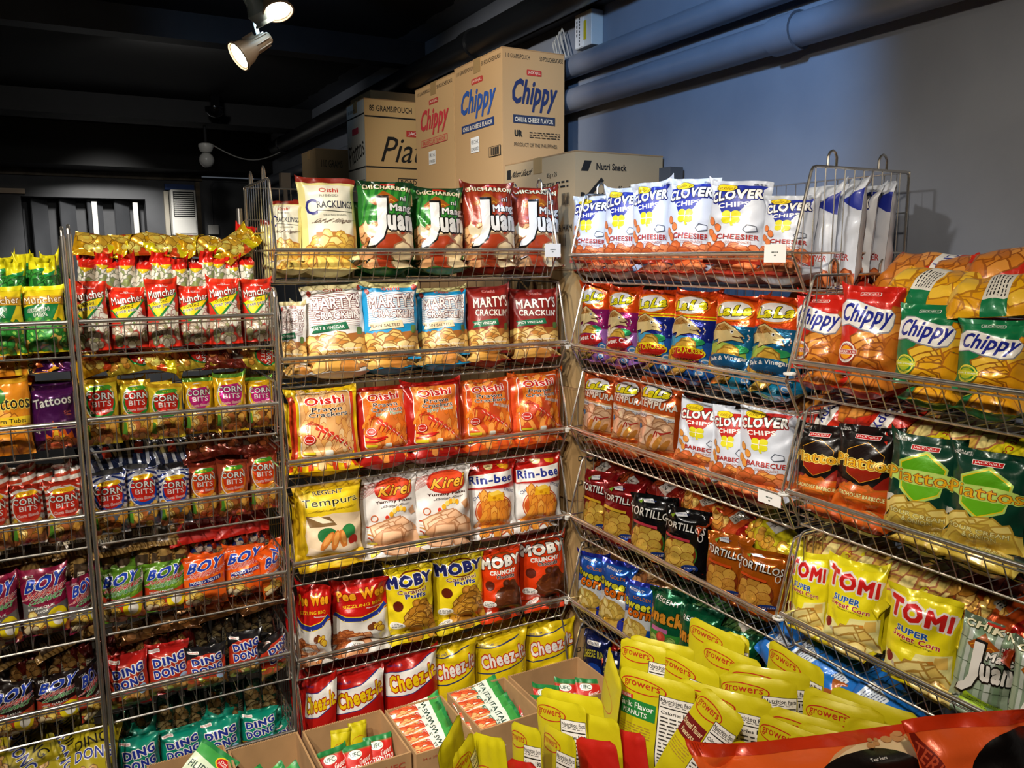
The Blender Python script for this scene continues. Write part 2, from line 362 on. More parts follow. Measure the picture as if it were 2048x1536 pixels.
def put_bag(name, art, loc, rot, w, h, t, seed=0, k=1.0, label=None, cat='snack bag', group=None, seals=True, flat=False, lo=False, mesh=None):
    body, seal = mesh or bag_meshes(name, art, w, h, t, seed, k, seals, flat, lo)
    o = bpy.data.objects.new(name, body); COL.objects.link(o); o.location = loc; o.rotation_mode = 'XYZ'
    o.rotation_euler = rot if isinstance(rot, Euler) else Euler(rot)
    if seal:
        q = bpy.data.objects.new('top_seal', seal); COL.objects.link(q); q.parent = o
    tag(o, label, cat, group); return o, (body, seal)
# ---------------------------------------------------------------- bag artwork
D = {}; LOOK = {}; SMALL = {}
def design(key, look, base, asp=1.4, seal=None, gloss=0, L=.05):
    def deco(fn):
        a = Art(base, asp, seal, L, gloss); a.warp = not key.startswith(('pouch', 'sauce', 'big')); fn(a); D[key] = a; LOOK[key] = look; return fn
    return deco
NAVY, WH, BK, YE, RD = '#14206e', '#f4f2ec', '#141210', '#f4d91a', '#c81a14'
CH = ['#e8b04c', '#d99434', '#f0c468']; BR = ['#c0703a', '#a85a2c', '#d48a4c']
def micro(a, x0, x1, y0, y1, n, c):
    for i in range(n):
        y = y1-(y1-y0)*(i+.5)/n; h_ = (y1-y0)/n*.38; x = x0; k = 0
        while x < x1:
            q = a.rnd.uniform(.03, .09); a.addp([(x, y-h_/2), (min(x1, x+q), y-h_/2), (min(x1, x+q), y+h_/2), (x, y+h_/2)], c, 0); x += q+.02; k += 1
    a.nx()

@design('pea_red', 'red coated-pea bag with yellow triangle', '#d62a16', 1.75, '#e0381a')
def _(a):
    a.R(0, .05, 1, .5, '#c52818'); a.P([(0, .05), (1, .05), (1, .6), (.5, .42), (0, .38)], '#b9362a')
    a.chips(.35, .3, 1, .66, ['#f0eee2', '#e4e6d2'], '#8a2418', 26, .085, 'o', 0, .95, '#5c8a34')
    a.chips(.02, .05, .98, .32, ['#b9a892', '#cfc8b4', '#8a8a5c'], '#43301c', 46, .075, 'o', 0, .7, '#ece6d6')
    a.P([(0, .62), (.98, .8), (.98, .76), (.38, .4), (.3, .4)], '#20803a'); a.P([(.04, .63), (.94, .77), (.34, .43)], YE)
    a.T('coated', .42, .665, .42, .055, BK, YE, rot=.16); a.T('green peas', .44, .59, .58, .055, BK, WH, o=.04, rot=.16)
    a.T('Muncher', .5, .79, .9, .115, WH, '#6a2a12', o=.05, rot=.13); a.T('original', .5, .89, .35, .02, WH)
    a.T('W.L.', .5, .91, .16, .025, WH)
@design('pea_green', 'yellow pea bag with green triangle', '#dcc41c', 1.75, '#e8e020')
def _(a):
    a.R(0, .05, 1, .4, '#c8a850'); a.P([(0, .3), (0, .68), (.95, .78), (.6, .4)], '#12703a')
    a.chips(.02, .05, 1, .5, ['#2f8a34', '#257a2c', '#3c9a3a'], '#164a18', 60, .07, 'o', 0, .97, '#8cc858')
    a.T('GREEN', .36, .635, .52, .055, '#12703a', WH, rot=.1); a.T('PEA', .42, .565, .3, .055, '#12703a', WH, rot=.1)
    a.R(0, .72, 1, .84, '#c79a24'); a.T('Muncher', .5, .785, .94, .1, '#f4e6c8', '#7a4412', rot=.06)
@design('heads_red', 'narrow red-topped white pea bag', '#e6e0d2', 2.6, '#d8261a')
def _(a):
    a.chips(.02, .03, .98, .8, ['#e8e4d6', '#cfcabc', '#8c9a5c', '#dcd6cc'], '#4a5a2a', 60, .15, 'o', 0, .55); a.band(.8, 1, '#d8261a'); a.P([(.1, .8), (.9, .8), (.5, .72)], '#e8c81c')
@design('heads_green', 'narrow yellow-topped green pea bag', '#2c7a30', 2.6, '#e8e020')
def _(a):
    a.chips(.02, .03, .98, .8, ['#2f8a34', '#d8501c', '#3c9a3a', '#1c5c24'], '#123c14', 50, .16, 'o', 0, .9); a.band(.78, 1, '#e4dc20'); a.P([(0, .78), (.9, .86), (.8, .78)], '#1a8a4a')
@design('stripe_heads', 'white and red diagonal-striped bag', '#d8cfc4', 2.6, '#b8a898')
def _(a):
    for i in range(7): a.P([(0, .02+i*.14), (1, .1+i*.14), (1, .16+i*.14), (0, .08+i*.14)], '#b03a20')
@design('rope', 'beige and brown rope-patterned bag', '#a8844a', 1.5, '#8c6a38')
def _(a):
    a.R(.15, .1, .85, .7, '#4a3a2a'); a.R(.3, .15, .6, .55, '#cfc4ac'); micro(a, .32, .58, .17, .53, 9, BK)
    for i in range(16): a.line([(0, i/16), (.14, i/16+.03)], .03, '#6a4a20'); a.line([(.86, i/16), (1, i/16+.03)], .03, '#6a4a20')
@design('yellow_rings', 'crumpled yellow and orange ring-snack bag', '#e0a81c', 1.5, '#e8c420', 2)
def _(a):
    a.P([(0, .2), (1, .5), (1, .7), (0, .45)], '#d2481a'); a.chips(.05, .1, .95, .9, ['#f0c850', '#f4dc6c', '#e8b83c'], '#8a5410', 34, .12, 'o', 0, .8); a.P([(.55, .6), (1, .7), (1, .9), (.6, .8)], '#e8d81c')
def cornbits(key, look, base, ring, disc, tcol, top, low, stripe=None):
    @design(key, look, base, 1.55, top, 2)
    def _(a):
        if stripe:
            for i in range(7): a.P([(0, .5+i*.09), (.5, .62+i*.09), (.5, .66+i*.09), (0, .545+i*.09)], stripe); a.P([(.5, .62+i*.09), (1, .5+i*.09), (1, .545+i*.09), (.5, .66+i*.09)], stripe)
        a.R(0, .04, 1, .42, low); a.chips(.03, .05, .97, .46, CH+['#e8cf8c', BR[0]], '#5a3414', 42, .095, 'o', 0, .62)
        a.E(.5, .64, .44, .27, WH); a.E(.52, .635, .42, .255, ring); a.E(.52, .66, .36, .215, disc)
        a.T('CORN', .5, .735, .78, .105, WH, BK, o=.045, b=.03); a.T('BITS', .54, .62, .5, .085, WH)
        a.T('Corn Snack', .52, .51, .62, .045, '#d4342a', WH, rot=.06)
        a.P([(.2, .83), (.3, .88), (.75, .9), (.86, .86), (.75, .83), (.3, .81)], '#e8b41c' if tcol != 'g' else '#4c9a2c'); a.T('W.L.', .52, .855, .2, .028, RD if tcol != 'g' else YE)
        a.E(.14, .3, .08, .16, '#e4c43c'); a.P([(.02, .12), (.2, .1), (.16, .3), (.06, .32)], '#5c9a34')
cornbits('corn_green', 'yellow corn snack bag with green ring', '#d8c02a', '#2c8a34', '#c8281c', 'g', '#c89c20', '#c8a03c')
cornbits('corn_pink', 'corn snack bag with magenta disc', '#e4b41c', '#f0d02a', '#c02878', 'y', '#5a8a2c', '#5c3418')
cornbits('corn_blue', 'blue and white corn snack bag', '#dfe2ea', '#2050b8', '#d02a20', 'y', '#c8ccd8', '#5c6a80', '#24367c')
cornbits('corn_spicy', 'red-brown corn snack bag with orange disc', '#a8482c', '#f08a20', '#d8401c', 'g', '#8a2c1c', '#8a3c20')
cornbits('corn_red', 'white and red corn snack bag', '#e0d6cc', '#d8402a', '#c82a1c', 'y', '#c03020', '#a86c48', '#b8341f')
@design('dark_stripe', 'crumpled navy and white striped bag', '#202a48', 1.5, '#8c94a8', 2)
def _(a):
    for i in range(6): a.P([(0, .05+i*.16), (1, .15+i*.16), (1, .21+i*.16), (0, .11+i*.16)], '#c4c8d0')
    a.R(.3, .4, .7, .55, '#a82a20')
@design('dark_red', 'crumpled dark red and brown bag', '#6a2418', 1.5, '#8a3c28', 2)
def _(a): a.chips(.05, .05, .95, .6, ['#a85a30', '#7a3420', '#b87840'], '#34140c', 26, .12); a.R(.25, .65, .7, .85, '#8a8478')
@design('corn_lying', 'yellow and green corn snack bag', '#b8a030', 1.5, '#c8b030', 2)
def _(a):
    a.chips(.05, .05, .95, .5, CH, '#3c3010', 24, .1); a.E(.5, .66, .4, .24, '#1e7a34'); a.E(.5, .66, .34, .2, '#c02a1c'); a.T('CORN', .5, .72, .7, .09, WH, BK); a.T('BITS', .5, .6, .5, .08, WH); a.P([(0, .9), (.6, .95), (1, .88), (1, 1), (0, 1)], '#7a5a1c')
@design('tube_orange', 'orange corn tube bag', '#d8861c', 1.35, '#e0a424')
def _(a):
    a.chips(.03, .04, .97, .5, ['#e89a2c', '#d47a18', '#f0b048'], '#8a440c', 34, .13, 'r'); a.R(0, .4, 1, .5, '#e8c22a')
    a.T('Tattoos', .5, .66, 1, .17, '#24201c', '#e8d05a', rot=.06, arch=.15); a.T('Corn Tubes', .5, .45, .8, .06, BK); a.T('W.L.', .3, .84, .3, .05, WH, RD); a.E(.3, .78, .16, .1, '#3c7a2c')
@design('tube_purple', 'purple corn tube bag with flame', '#4a1650', 1.35, '#341038', 2)
def _(a):
    a.R(0, .04, 1, .16, '#2c0c24'); a.P([(.25, .06), (.3, .26), (.42, .2), (.46, .46), (.6, .27), (.7, .34), (.76, .22), (.9, .28), (.98, .06)], '#d8601c')
    a.P([(.4, .08), (.46, .26), (.52, .38), (.58, .2), (.68, .24), (.72, .08)], '#f4c030'); a.chips(.3, .04, 1, .16, BR, '#401808', 16, .1)
    a.T('Tattoos', .48, .74, .9, .14, WH, '#5c5a60', rot=.1, arch=.12); a.T('Corn', .82, .58, .2, .035, '#e87860'); a.T('Tubes', .82, .535, .2, .035, '#e87860'); a.T('0g', .1, .3, .14, .06, WH)
def boy(key, look, base, low, mid, subc, sub, fl, ball=True):
    @design(key, look, base, 1.35, base, 0)
    def _(a):
        a.P([(0, .04), (1, .04), (1, .5), (.55, .42), (0, .52)], low)
        for i in range(6): a.P([(.3+i*.1, .5), (.33+i*.11, .5), (.2+i*.2, .62), (.1+i*.2, .62)], mid)
        a.T('BOY', .52, .8, .82, .19, '#1c3fae', WH, o=.035, b=.05, sh=.2, rot=.14)
        a.T('BAWANG', .52, .655, .9, .085, '#c8201c', WH, o=.04, b=.03, sh=.25, rot=.16)
        if sub == 'CORNICK': a.T(sub, .55, .57, .76, .075, '#3ca048', WH, o=.03, b=.03, sh=.25, rot=.16)
        else:
            a.P([(.12, .5), (.88, .6), (.88, .52), (.12, .43)], '#24348c'); a.T(sub, .5, .515, .7, .055, WH, rot=.13)
        a.T(fl, .4, .44, .56, .038, WH, BK, o=.02, rot=.12); a.T('FLAVOR', .4, .385, .3, .035, WH, BK, o=.02, rot=.12)
        a.chips(.06, .08, .55, .33, ['#e8c45c', '#d8a83c', '#f0d480'], '#5c3410', 9, .11, 'o', 0, .75); a.chips(.05, .04, .95, .14, BR+['#d8c8a0'], '#3c1c0c', 18, .08)
        if ball: a.E(.74, .26, .24, .17, '#f0d81c'); a.E(.74, .25, .13, .1, WH)
        a.T('DOLZ', .2, .9, .24, .03, WH, rot=.05); a.T('NOW', .34, .07, .14, .03, WH)
boy('boy_green', 'green garlic corn bag', '#5c8a20', '#b83a1c', '#7cae2c', 0, 'CORNICK', 'LECHON MANOK')
boy('boy_orange', 'orange mixed nut bag', '#ee5a14', '#e8661c', '#f4781c', 0, 'MIXED NUTS', 'GARLIC', False)
boy('boy_maroon', 'maroon and grey garlic corn bag', '#86183c', '#6c6a68', '#6c1030', 0, 'CORNICK', 'BARBEQUE')
boy('boy_dark', 'black and red garlic corn bag', '#1c1210', '#b8402a', '#34100c', 0, 'CORNICK', 'HOT GARLIC')
def ding(key, look, base, low='#b8321c', low2='#5c4a20'):
    @design(key, look, base, 1.3, base, 0)
    def _(a):
        if low: a.E(.5, .5, .6, .36, low)
        a.R(0, .04, 1, .3, '#6c5426'); a.line([(0, .3), (.3, .25), (.7, .25), (1, .33)], .05, '#e4d02a')
        a.chips(.02, .04, .98, .3, ['#d0a45c', '#b07a3c', '#e0c48c', '#a84a2c', '#7c8a3c'], '#3c2410', 40, .075)
        for w_, y_ in (('DING', .71), ('DONG', .49)):
            a.T(w_, .52, y_+.01, .76, .165, '#20349c', WH, o=.075, b=.06, rot=.15)
        a.E(.84, .33, .13, .09, '#9cc4e8'); a.T('MIXED', .84, .345, .2, .025, RD); a.T('NUTS', .84, .31, .15, .025, RD); a.panel(.04, .87, .34, .92, WH, .02); a.T('Dewfoods', .19, .895, .26, .028, RD)
ding('ding_red', 'red mixed nut bag', '#b01c18'); ding('ding_black', 'black mixed nut bag', '#15161a'); ding('ding_teal', 'teal mixed nut bag', '#0a8a72', None)
@design('ding_yellow', 'dull yellow mixed nut bag', '#b8a81c', 1.3, '#a89a18', 1)
def _(a):
    a.T('DING', .4, .7, .7, .18, BK, None, rot=.3); a.T('DONG', .5, .5, .8, .18, '#20349c', WH, rot=.15); a.chips(.02, .04, .98, .25, ['#d0a45c', '#b07a3c'], '#3c2410', 22, .08)
@design('crackling', 'cream pork-crackling style bag', '#e8dc90', 1.38, '#8a2414', 1)
def _(a):
    a.R(.1, .2, .96, .9, '#f0ead0'); a.band(.94, 1, '#8a2414'); a.P([(.2, .05), (.98, .05), (.98, .28), (.6, .33), (.26, .33)], '#c07a34'); a.chips(.2, .04, .98, .3, ['#ecc860', '#e4b84c', '#f4dc88'], '#a86a20', 34, .11, 'o', .3, .55)
    a.T('Oishi', .52, .83, .32, .055, '#c82a1c'); a.T('RIBBED', .52, .765, .32, .025, '#8a8a7c')
    a.T('C', .2, .63, .22, .2, '#2a2c7c', None, b=.02); a.T('RACKLINGS', .64, .655, .66, .085, '#26263c'); a.line([(.3, .585), (.96, .565)], .008, BK)
    a.T('OLD FASHIONED', .6, .53, .4, .02, '#8a8a7c'); a.T('Salt & Vinegar', .58, .455, .72, .065, '#5a3a28', sh=.3, b=0); a.chips(.04, .04, .2, .14, CH, '#8a3a1c', 8, .08)
def juan(key, look, base, hi, top, seal, bamboo=False, gloss=0):
    @design(key, look, base, 1.42, seal, gloss)
    def _(a):
        if bamboo:
            for i in range(7):
                x = i*.15; a.P([(x, .04), (x+.09, .04), (x+.13, .96), (x+.03, .96)], ['#a8bca4', '#c4d0c8', '#7c9878'][i % 3])
                for q in range(3): a.line([(x, .25+q*.25), (x+.13, .26+q*.25)], .012, '#4c6048')
            a.P([(.3, .2), (.95, .1), (.95, .04), (.3, .12)], '#a8cc2c'); a.T('CRACKLING CHIPS', .62, .13, .5, .022, BK, rot=-.12)
        else:
            for i in range(8): a.P([(i*.14-.1, .4), (i*.14-.02, .4), (i*.14+.2, .92), (i*.14+.12, .92)], hi)
            a.chips(0, .04, 1, .38, ['#e0a870', '#c88848', '#e8c494', '#b86830'], '#6a2c10', 40, .14, 'o', 0, .55); a.chips(.4, .06, 1, .3, ['#f0d8a8', '#a83c1c'], '#7a3410', 8, .2, 'o', 0, .7)
            a.P([(.04, .42), (.12, .5), (.14, .44), (.3, .38), (.36, .46), (.34, .34), (.2, .28), (.08, .34)], '#ecdcb4')
        a.P([(.2, .72), (.46, .87), (.72, .74), (.6, .7), (.3, .68)], '#a85a1c'); a.line([(.26, .715), (.34, .75), (.38, .72), (.45, .76), (.5, .72), (.58, .75), (.64, .72)], .014, '#e8a42c')
        J = [(.33, .77), (.5, .77), (.49, .42), (.42, .27), (.28, .18), (.14, .17), (.18, .25), (.28, .29), (.34, .4)]
        a.P([((x-.34)*1.22+.34, (y-.47)*1.1+.47) for x, y in J], BK); a.P(J, WH)
        a.T('ni', .8, .77, .12, .06, WH, BK, o=.05); a.T('Mang', .77, .64, .44, .12, WH, BK, o=.05, b=.045); a.T('Juan'[1:], .75, .46, .5, .2, WH, BK, o=.05, b=.06)
        a.T(top, .52, .9, .9, .065, '#f4ecc8', '#7a4a10' if not bamboo else '#3c4a10', o=.04, b=.045, rot=-.05, arch=.25); a.panel(.42, .945, .66, .97, '#c83020', .01)
juan('juan_green', 'green curled-rind snack bag', '#24702c', '#3c9434', 'CHICHARRON', '#12381c')
juan('juan_maroon', 'maroon curled-rind snack bag', '#9a3018', '#a83c1e', 'CHICHARRON', '#7a2414')
juan('juan_bamboo', 'grey-green bamboo-patterned bag', '#8aa088', '#8aa088', "CHIK'N", '#5c6c58', True)
def marty(key, look, base, ln, tx, ol, band, fl, fc, seal):
    @design(key, look, base, 1.45, seal, 1)
    def _(a):
        P = []
        if ln:
            a.P([(.08, .44), (.95, .47), (.98, .88), (.08, .88)], '#f4f0ec')
            for i in range(17):
                y = .46+i*.026; a.line([(.06+.88*q/12, y+.012*math.sin(q*.9+i*.12)) for q in range(13)], .0065, ln)
        a.T("MARTY'S", .54, .76, .84, .16, tx, ol, o=.04, b=.03, rot=.06, grow=.08); a.T("CRACKLIN'", .56, .6, .78, .1, tx, ol, o=.045, b=.03, rot=-.02)
        a.P([(.08, .47), (.66, .51), (.7, .42), (.1, .38), (.14, .43)], band); a.T(fl, .38, .445, .5, .04, fc, rot=.05)
        a.T('Oishi', .5, .92, .27, .045, '#c82a1c', WH, o=.02)
        a.P([(0, .04), (1, .04), (1, .37), (.7, .36), (.4, .3), (.2, .36), (0, .28)], '#a8682c'); a.chips(0, .04, 1, .29, ['#e8bc68', '#d8a048', '#f0d090', '#c88438'], '#7a4418', 40, .12, 'o', 0, .55)
        a.T('Vegetarian Chicharon', .6, .17, .6, .03, WH); a.T('Old-Fashioned Style', .6, .125, .5, .03, WH); a.panel(.84, .34, .96, .44, '#5c7a3c', .03)
        if ln: a.E(.1, .88, .05, .035, '#a83a30'); a.E(.93, .93, .05, .035, '#a83a30')
marty('marty_white', 'white wavy-lined cracklin bag', '#e8e6e2', '#8a2c28', '#f4f0ec', '#6c2020', '#1c6c48', 'SALT & VINEGAR', WH, '#d8cc98')
marty('marty_blue', 'sky blue wavy-lined cracklin bag', '#1c94cc', '#3c98c8', '#f0ece8', '#7a2c28', '#f0d8b0', 'PLAIN SALTED', '#2c2418', '#d8cc8c')
marty('marty_maroon', 'maroon cracklin bag with green ribbon', '#8a1c14', None, '#f8ece0', '#5c100c', '#147048', 'SPICY VINEGAR', WH, '#7a1812')
def prawn(key, look, base, st, tcol, spicy):
    @design(key, look, base, 1.42, base, 0)
    def _(a):
        if st:
            for i in range(7): a.R(i*.15, .03, i*.15+.07, 1, st)
        a.panel(.12, .1, .9, .95, WH, .08); a.panel(.135, .11, .885, .94, tcol, .075)
        a.chips(.16, .14, .86, .92, ['#f0bc78', '#e8a858', '#f4d098'] if not spicy else ['#ee8a30', '#e0701c', '#f09c48'], '#b05418', 70, .075, 's')
        a.T('Oishi', .5, .84, .56, .1, '#c01c14', WH, o=.045, b=.034, rot=.05); a.T('Prawn', .52, .725, .42, .06, BK, WH, o=.035); a.T('Crackers', .54, .655, .54, .06, BK, WH, o=.035)
        if spicy == 1: a.T('Spicy Flavor', .58, .585, .46, .06, '#2c8a44', WH, b=0, rot=.05)
        if spicy == 2: a.T('Sweet & Extra Hot', .72, .56, .3, .05, '#8a8480', WH, b=0, rot=-.3)
        for i in range(7): a.P(a.ell(.4+i*.07, .48-i*.04-.002*i*i, .06-.005*i, .032-.002*i, 10, .6), '#d83a28'); a.line([(.4+i*.07-.02, .5-i*.04-.002*i*i), (.4+i*.07+.02, .45-i*.04-.002*i*i)], .012, '#f0d8c8')
        for i in range(7): a.line([(.42+.06*i, .45-.03*i), (.36+.06*i, .36-.02*i)], .013, '#c82a20')
        for i in range(3): a.line([(.4, .52), (.3-.04*i, .58-.02*i), (.24, .5-.06*i)], .008, '#c82a20')
        if spicy == 1: a.line([(.15, .28), (.3, .24), (.5, .26)], .03, RD); a.line([(.15, .2), (.32, .2), (.46, .24)], .03, RD)
        a.E(.25, .34, .09, .065, '#c8281c', 16); a.ring(.25, .34, .075, .054, .008, WH); a.T('New', .25, .34, .1, .02, WH); a.panel(.46, .115, .56, .17, '#e8e8dc', .02)
        a.R(.16, .13, .34, .16, '#d8c828')
prawn('prawn_yellow', 'yellow and red striped prawn cracker bag', '#f0c814', '#d8401c', '#e8b070', 0)
prawn('prawn_red', 'dark red prawn cracker bag', '#a81810', None, '#d8702c', 1)
prawn('prawn_orange', 'orange prawn cracker bag', '#e8641c', '#d8481a', '#c8481c', 2)
@design('tempura_yellow', 'yellow tempura snack bag', '#d8b010', 1.45, '#c8a00c', 1)
def _(a):
    a.R(.14, .06, 1, .92, '#e8c81c'); a.T('REGENT', .5, .885, .42, .045, BK, WH, o=.02); a.T('Tempura', .54, .76, .88, .12, BK, '#f4e68a', o=.04, rot=.05, grow=-.06); a.T('Shrimp Flavored Snack', .58, .665, .7, .04, '#7a5a10', sh=.3, b=0, rot=.05)
    a.P([(.15, .55), (.55, .62), (1, .58), (1, .1), (.2, .08), (.12, .35)], '#e4cca8'); a.P([(.15, .6), (.5, .58), (.6, .46), (.2, .45)], '#7a5c34'); a.P([(.2, .58), (.4, .5), (.55, .5), (.35, .6)], '#f0e0c0')
    a.E(.46, .34, .14, .1, '#1c6c34', rot=.5); a.E(.78, .36, .12, .09, '#247a3c'); a.E(.86, .24, .09, .07, '#b8241c')
    for x, r in ((.45, .5), (.57, .2), (.68, -.15)): a.E(x, .27, .055, .13, '#c8742c', rot=-r); a.E(x+.01, .29, .035, .09, '#e09a4c', rot=-r)
    a.P([(.15, .08), (.95, .1), (.9, .2), (.5, .13), (.2, .2)], '#ecd8bc')
@design('flakes', 'silver-white shrimp flakes bag', '#e0dcd8', 1.42, '#b8b4b0', 1)
def _(a):
    for i in range(10): a.line([(0, .68+i*.02), (.55+.02*i, .9+i*.006)], .009, '#a83c30')
    a.E(.6, .8, .34, .155, '#c42a1c'); a.E(.61, .81, .31, .135, '#e04a20'); a.T('Kirei', .62, .8, .54, .15, '#f4b838', '#5c140c', o=.04, b=.03, sh=.15, rot=.1, grow=.15)
    a.T('Yummy Flakes', .6, .64, .66, .05, '#3c1410', b=.03, rot=.04); a.T('Shrimp Flavor', .62, .58, .48, .045, '#4a3a34', sh=.2, b=0, rot=.06)
    for i in range(5): a.E(.52+i*.055, .47+i*.012+(.01*i*(4-i)), .034, .036, ['#f0b01c', '#f4d468'][i % 2])
    a.E(.45, .43, .03, .03, '#d8341c'); a.P([(.82, .5), (.95, .56), (.98, .44), (.88, .42)], '#c89468')
    for i in range(4): a.ring(.12, .1, .24-.05*i, .2-.045*i, .02, ['#c8401c', '#e8e4d0', '#c88a24', '#a8381c'][i], a0=0, a1=1.7)
    a.ring(.24, .42, .07, .05, .016, '#c8602c'); a.P([(.2, .06), (.98, .06), (.98, .16), (.4, .14)], '#1c6ca8'); a.E(.62, .22, .38, .14, '#d89c6c'); a.chips(.28, .1, .98, .36, ['#e8b890', '#dca478', '#f0c8a4'], '#a86c40', 26, .11, 'r', .5, .75); a.R(.12, .05, .3, .09, '#e8d42c')
@design('rinbee', 'red and white cheese stick bag', '#eceae8', 1.42, '#a8140c', 0)
def _(a):
    a.band(.6, 1, '#b81a12'); a.P([(.04, .6), (.98, .66), (.98, .85), (.04, .78)], WH); a.T('Oishi', .18, .91, .24, .05, WH); a.E(.48, .92, .09, .06, '#f0dc9c'); a.E(.74, .93, .1, .055, '#e8b020'); a.E(.8, .9, .06, .04, '#d89010')
    a.T('Rin·bee' if False else 'Rin-bee', .52, .73, .9, .125, '#20308c', WH, o=.03, b=.04, rot=.05); a.line([(.04, .59), (.98, .65)], .03, '#b81a12')
    a.T('CHEESE', .28, .5, .32, .045, '#24306c', rot=.55); a.T('STICKS', .86, .55, .26, .04, '#24306c', rot=-.35)
    a.E(.56, .27, .38, .235, '#b8401c', 30); a.E(.56, .27, .36, .22, '#f0c890', 30); a.E(.56, .27, .345, .205, '#c8541c', 30)
    a.chips(.3, .1, .84, .42, ['#e89a34', '#e0882c', '#f0ac48'], '#a84a14', 46, .1, 's'); a.P([(.42, .42), (.44, .53), (.62, .57), (.72, .52), (.72, .42)], '#f0b41c'); a.P([(.44, .53), (.62, .57), (.72, .52), (.5, .49)], '#f8d04c'); a.E(.55, .46, .035, .02, '#c88a10'); a.E(.64, .44, .02, .015, '#c88a10')
@design('peewee', 'red and silver barbecue corn bag', '#c01410', 1.5, '#a8100c', 0)
def _(a):
    a.band(0, .42, '#dcd8d0'); a.P([(0, .3), (0, .46), (.45, .38), (1, .5), (1, .3)], '#dcd8d0'); a.line([(0, .5), (.2, .43), (.5, .4), (.8, .46), (1, .56)], .13, YE); a.line([(0, .5), (.2, .43), (.5, .4), (.8, .46), (1, .56)], .1, '#1c308c')
    a.T('Pee Wee', .52, .79, .9, .16, '#f0a41c', '#7a0c08', o=.04, b=.06, rot=.08, grow=.06); a.T('SIZZLING BBQ', .54, .615, .72, .055, '#f0c81c', rot=.06); a.T('Flavored Snack', .74, .565, .3, .022, WH)
    a.chips(.04, .04, .6, .2, BR+['#d89a6c'], '#7a3414', 26, .1, 'r', .4); a.chips(.6, .2, .96, .3, ['#c8301c', '#6c3a1c', '#d8b030'], '#4c1c10', 14, .05); a.E(.4, .1, .16, .05, WH); a.T('BAKED', .4, .1, .22, .03, BK)
def moby(key, look, base, w1, oc, t1, t2, cc, tc2):
    @design(key, look, base, 1.6, base, 0)
    def _(a):
        a.ring(.56, .8, .3, .13, .03, '#7a3c14', a0=.3, a1=5.8); a.T('MOBY', .5, .8, .98, .165, w1, oc, o=.045, b=.08, rot=.1, grow=-.1)
        a.T(t1, .54, .65, .6, .065, tc2, WH, o=.03, b=.03, rot=.08); a.T(t2, .6, .585, .42, .065, '#1c2c7c' if tc2 != WH else BK, WH, o=.03, b=.04, rot=.06)
        a.E(.24, .44, .11, .075, '#5c1c0c'); 
        a.chips(.45, .16, .98, .5, cc, '#5c2c0c', 40, .1, 'o', .7, .6); a.E(.2, .16, .17, .055, WH); micro(a, .08, .32, .13, .19, 3, BK); a.chips(.5, .04, .98, .2, cc, '#5c2c0c', 14, .1)
moby('moby_yellow', 'yellow caramel puff bag', '#ead21a', '#1c2468', WH, 'Caramel', 'Puffs', ['#c8902c', '#dca848', '#b87c24'], '#7a3c14')
moby('moby_orange', 'orange chocolate puff bag', '#e03c0c', WH, '#28100c', 'CRUNCHY', 'Chocolate', ['#5c2c14', '#703818', '#4a200e'], WH)
def cheez(key, look, base, mid, tc_, oc, dark):
    @design(key, look, base, 1.28, base, 0)
    def _(a):
        if mid: a.P([(0, .5), (0, .78), (.5, .82), (1, .98), (1, .68), (.5, .54)], '#24347c'); a.P([(0, .51), (0, .77), (.5, .81), (1, .96), (1, .7), (.5, .55)], mid)
        else:
            for y in (.82, .5): a.line([(0, y), (.3, y+.01), (.6, y+.06), (1, y+.15)], .02, '#2c3460')
        a.T('Cheez-It', .52, .7, .92, .18, tc_, oc, o=.055, b=.05, rot=.17); a.T('Cheese & Ham', .68, .42, .5, .05, dark, rot=.14); a.T('Flavored', .8, .36, .26, .03, dark, rot=.14)
        a.T('Nutri Snack', .2, .86, .3, .03, '#24347c', rot=.1); a.P([(.45, .14), (.66, .28), (.86, .24), (.76, .06)], '#c8862c'); a.P([(.5, .16), (.67, .26), (.82, .22), (.74, .1)], '#e0a848')
cheez('cheez_red', 'red and white cheese cracker bag', '#b81812', WH, '#f0cc14', '#b01810', YE)
cheez('cheez_yellow', 'yellow cheese cracker bag', '#e6c812', None, '#ece8e0', '#c01c18', '#b8301c')
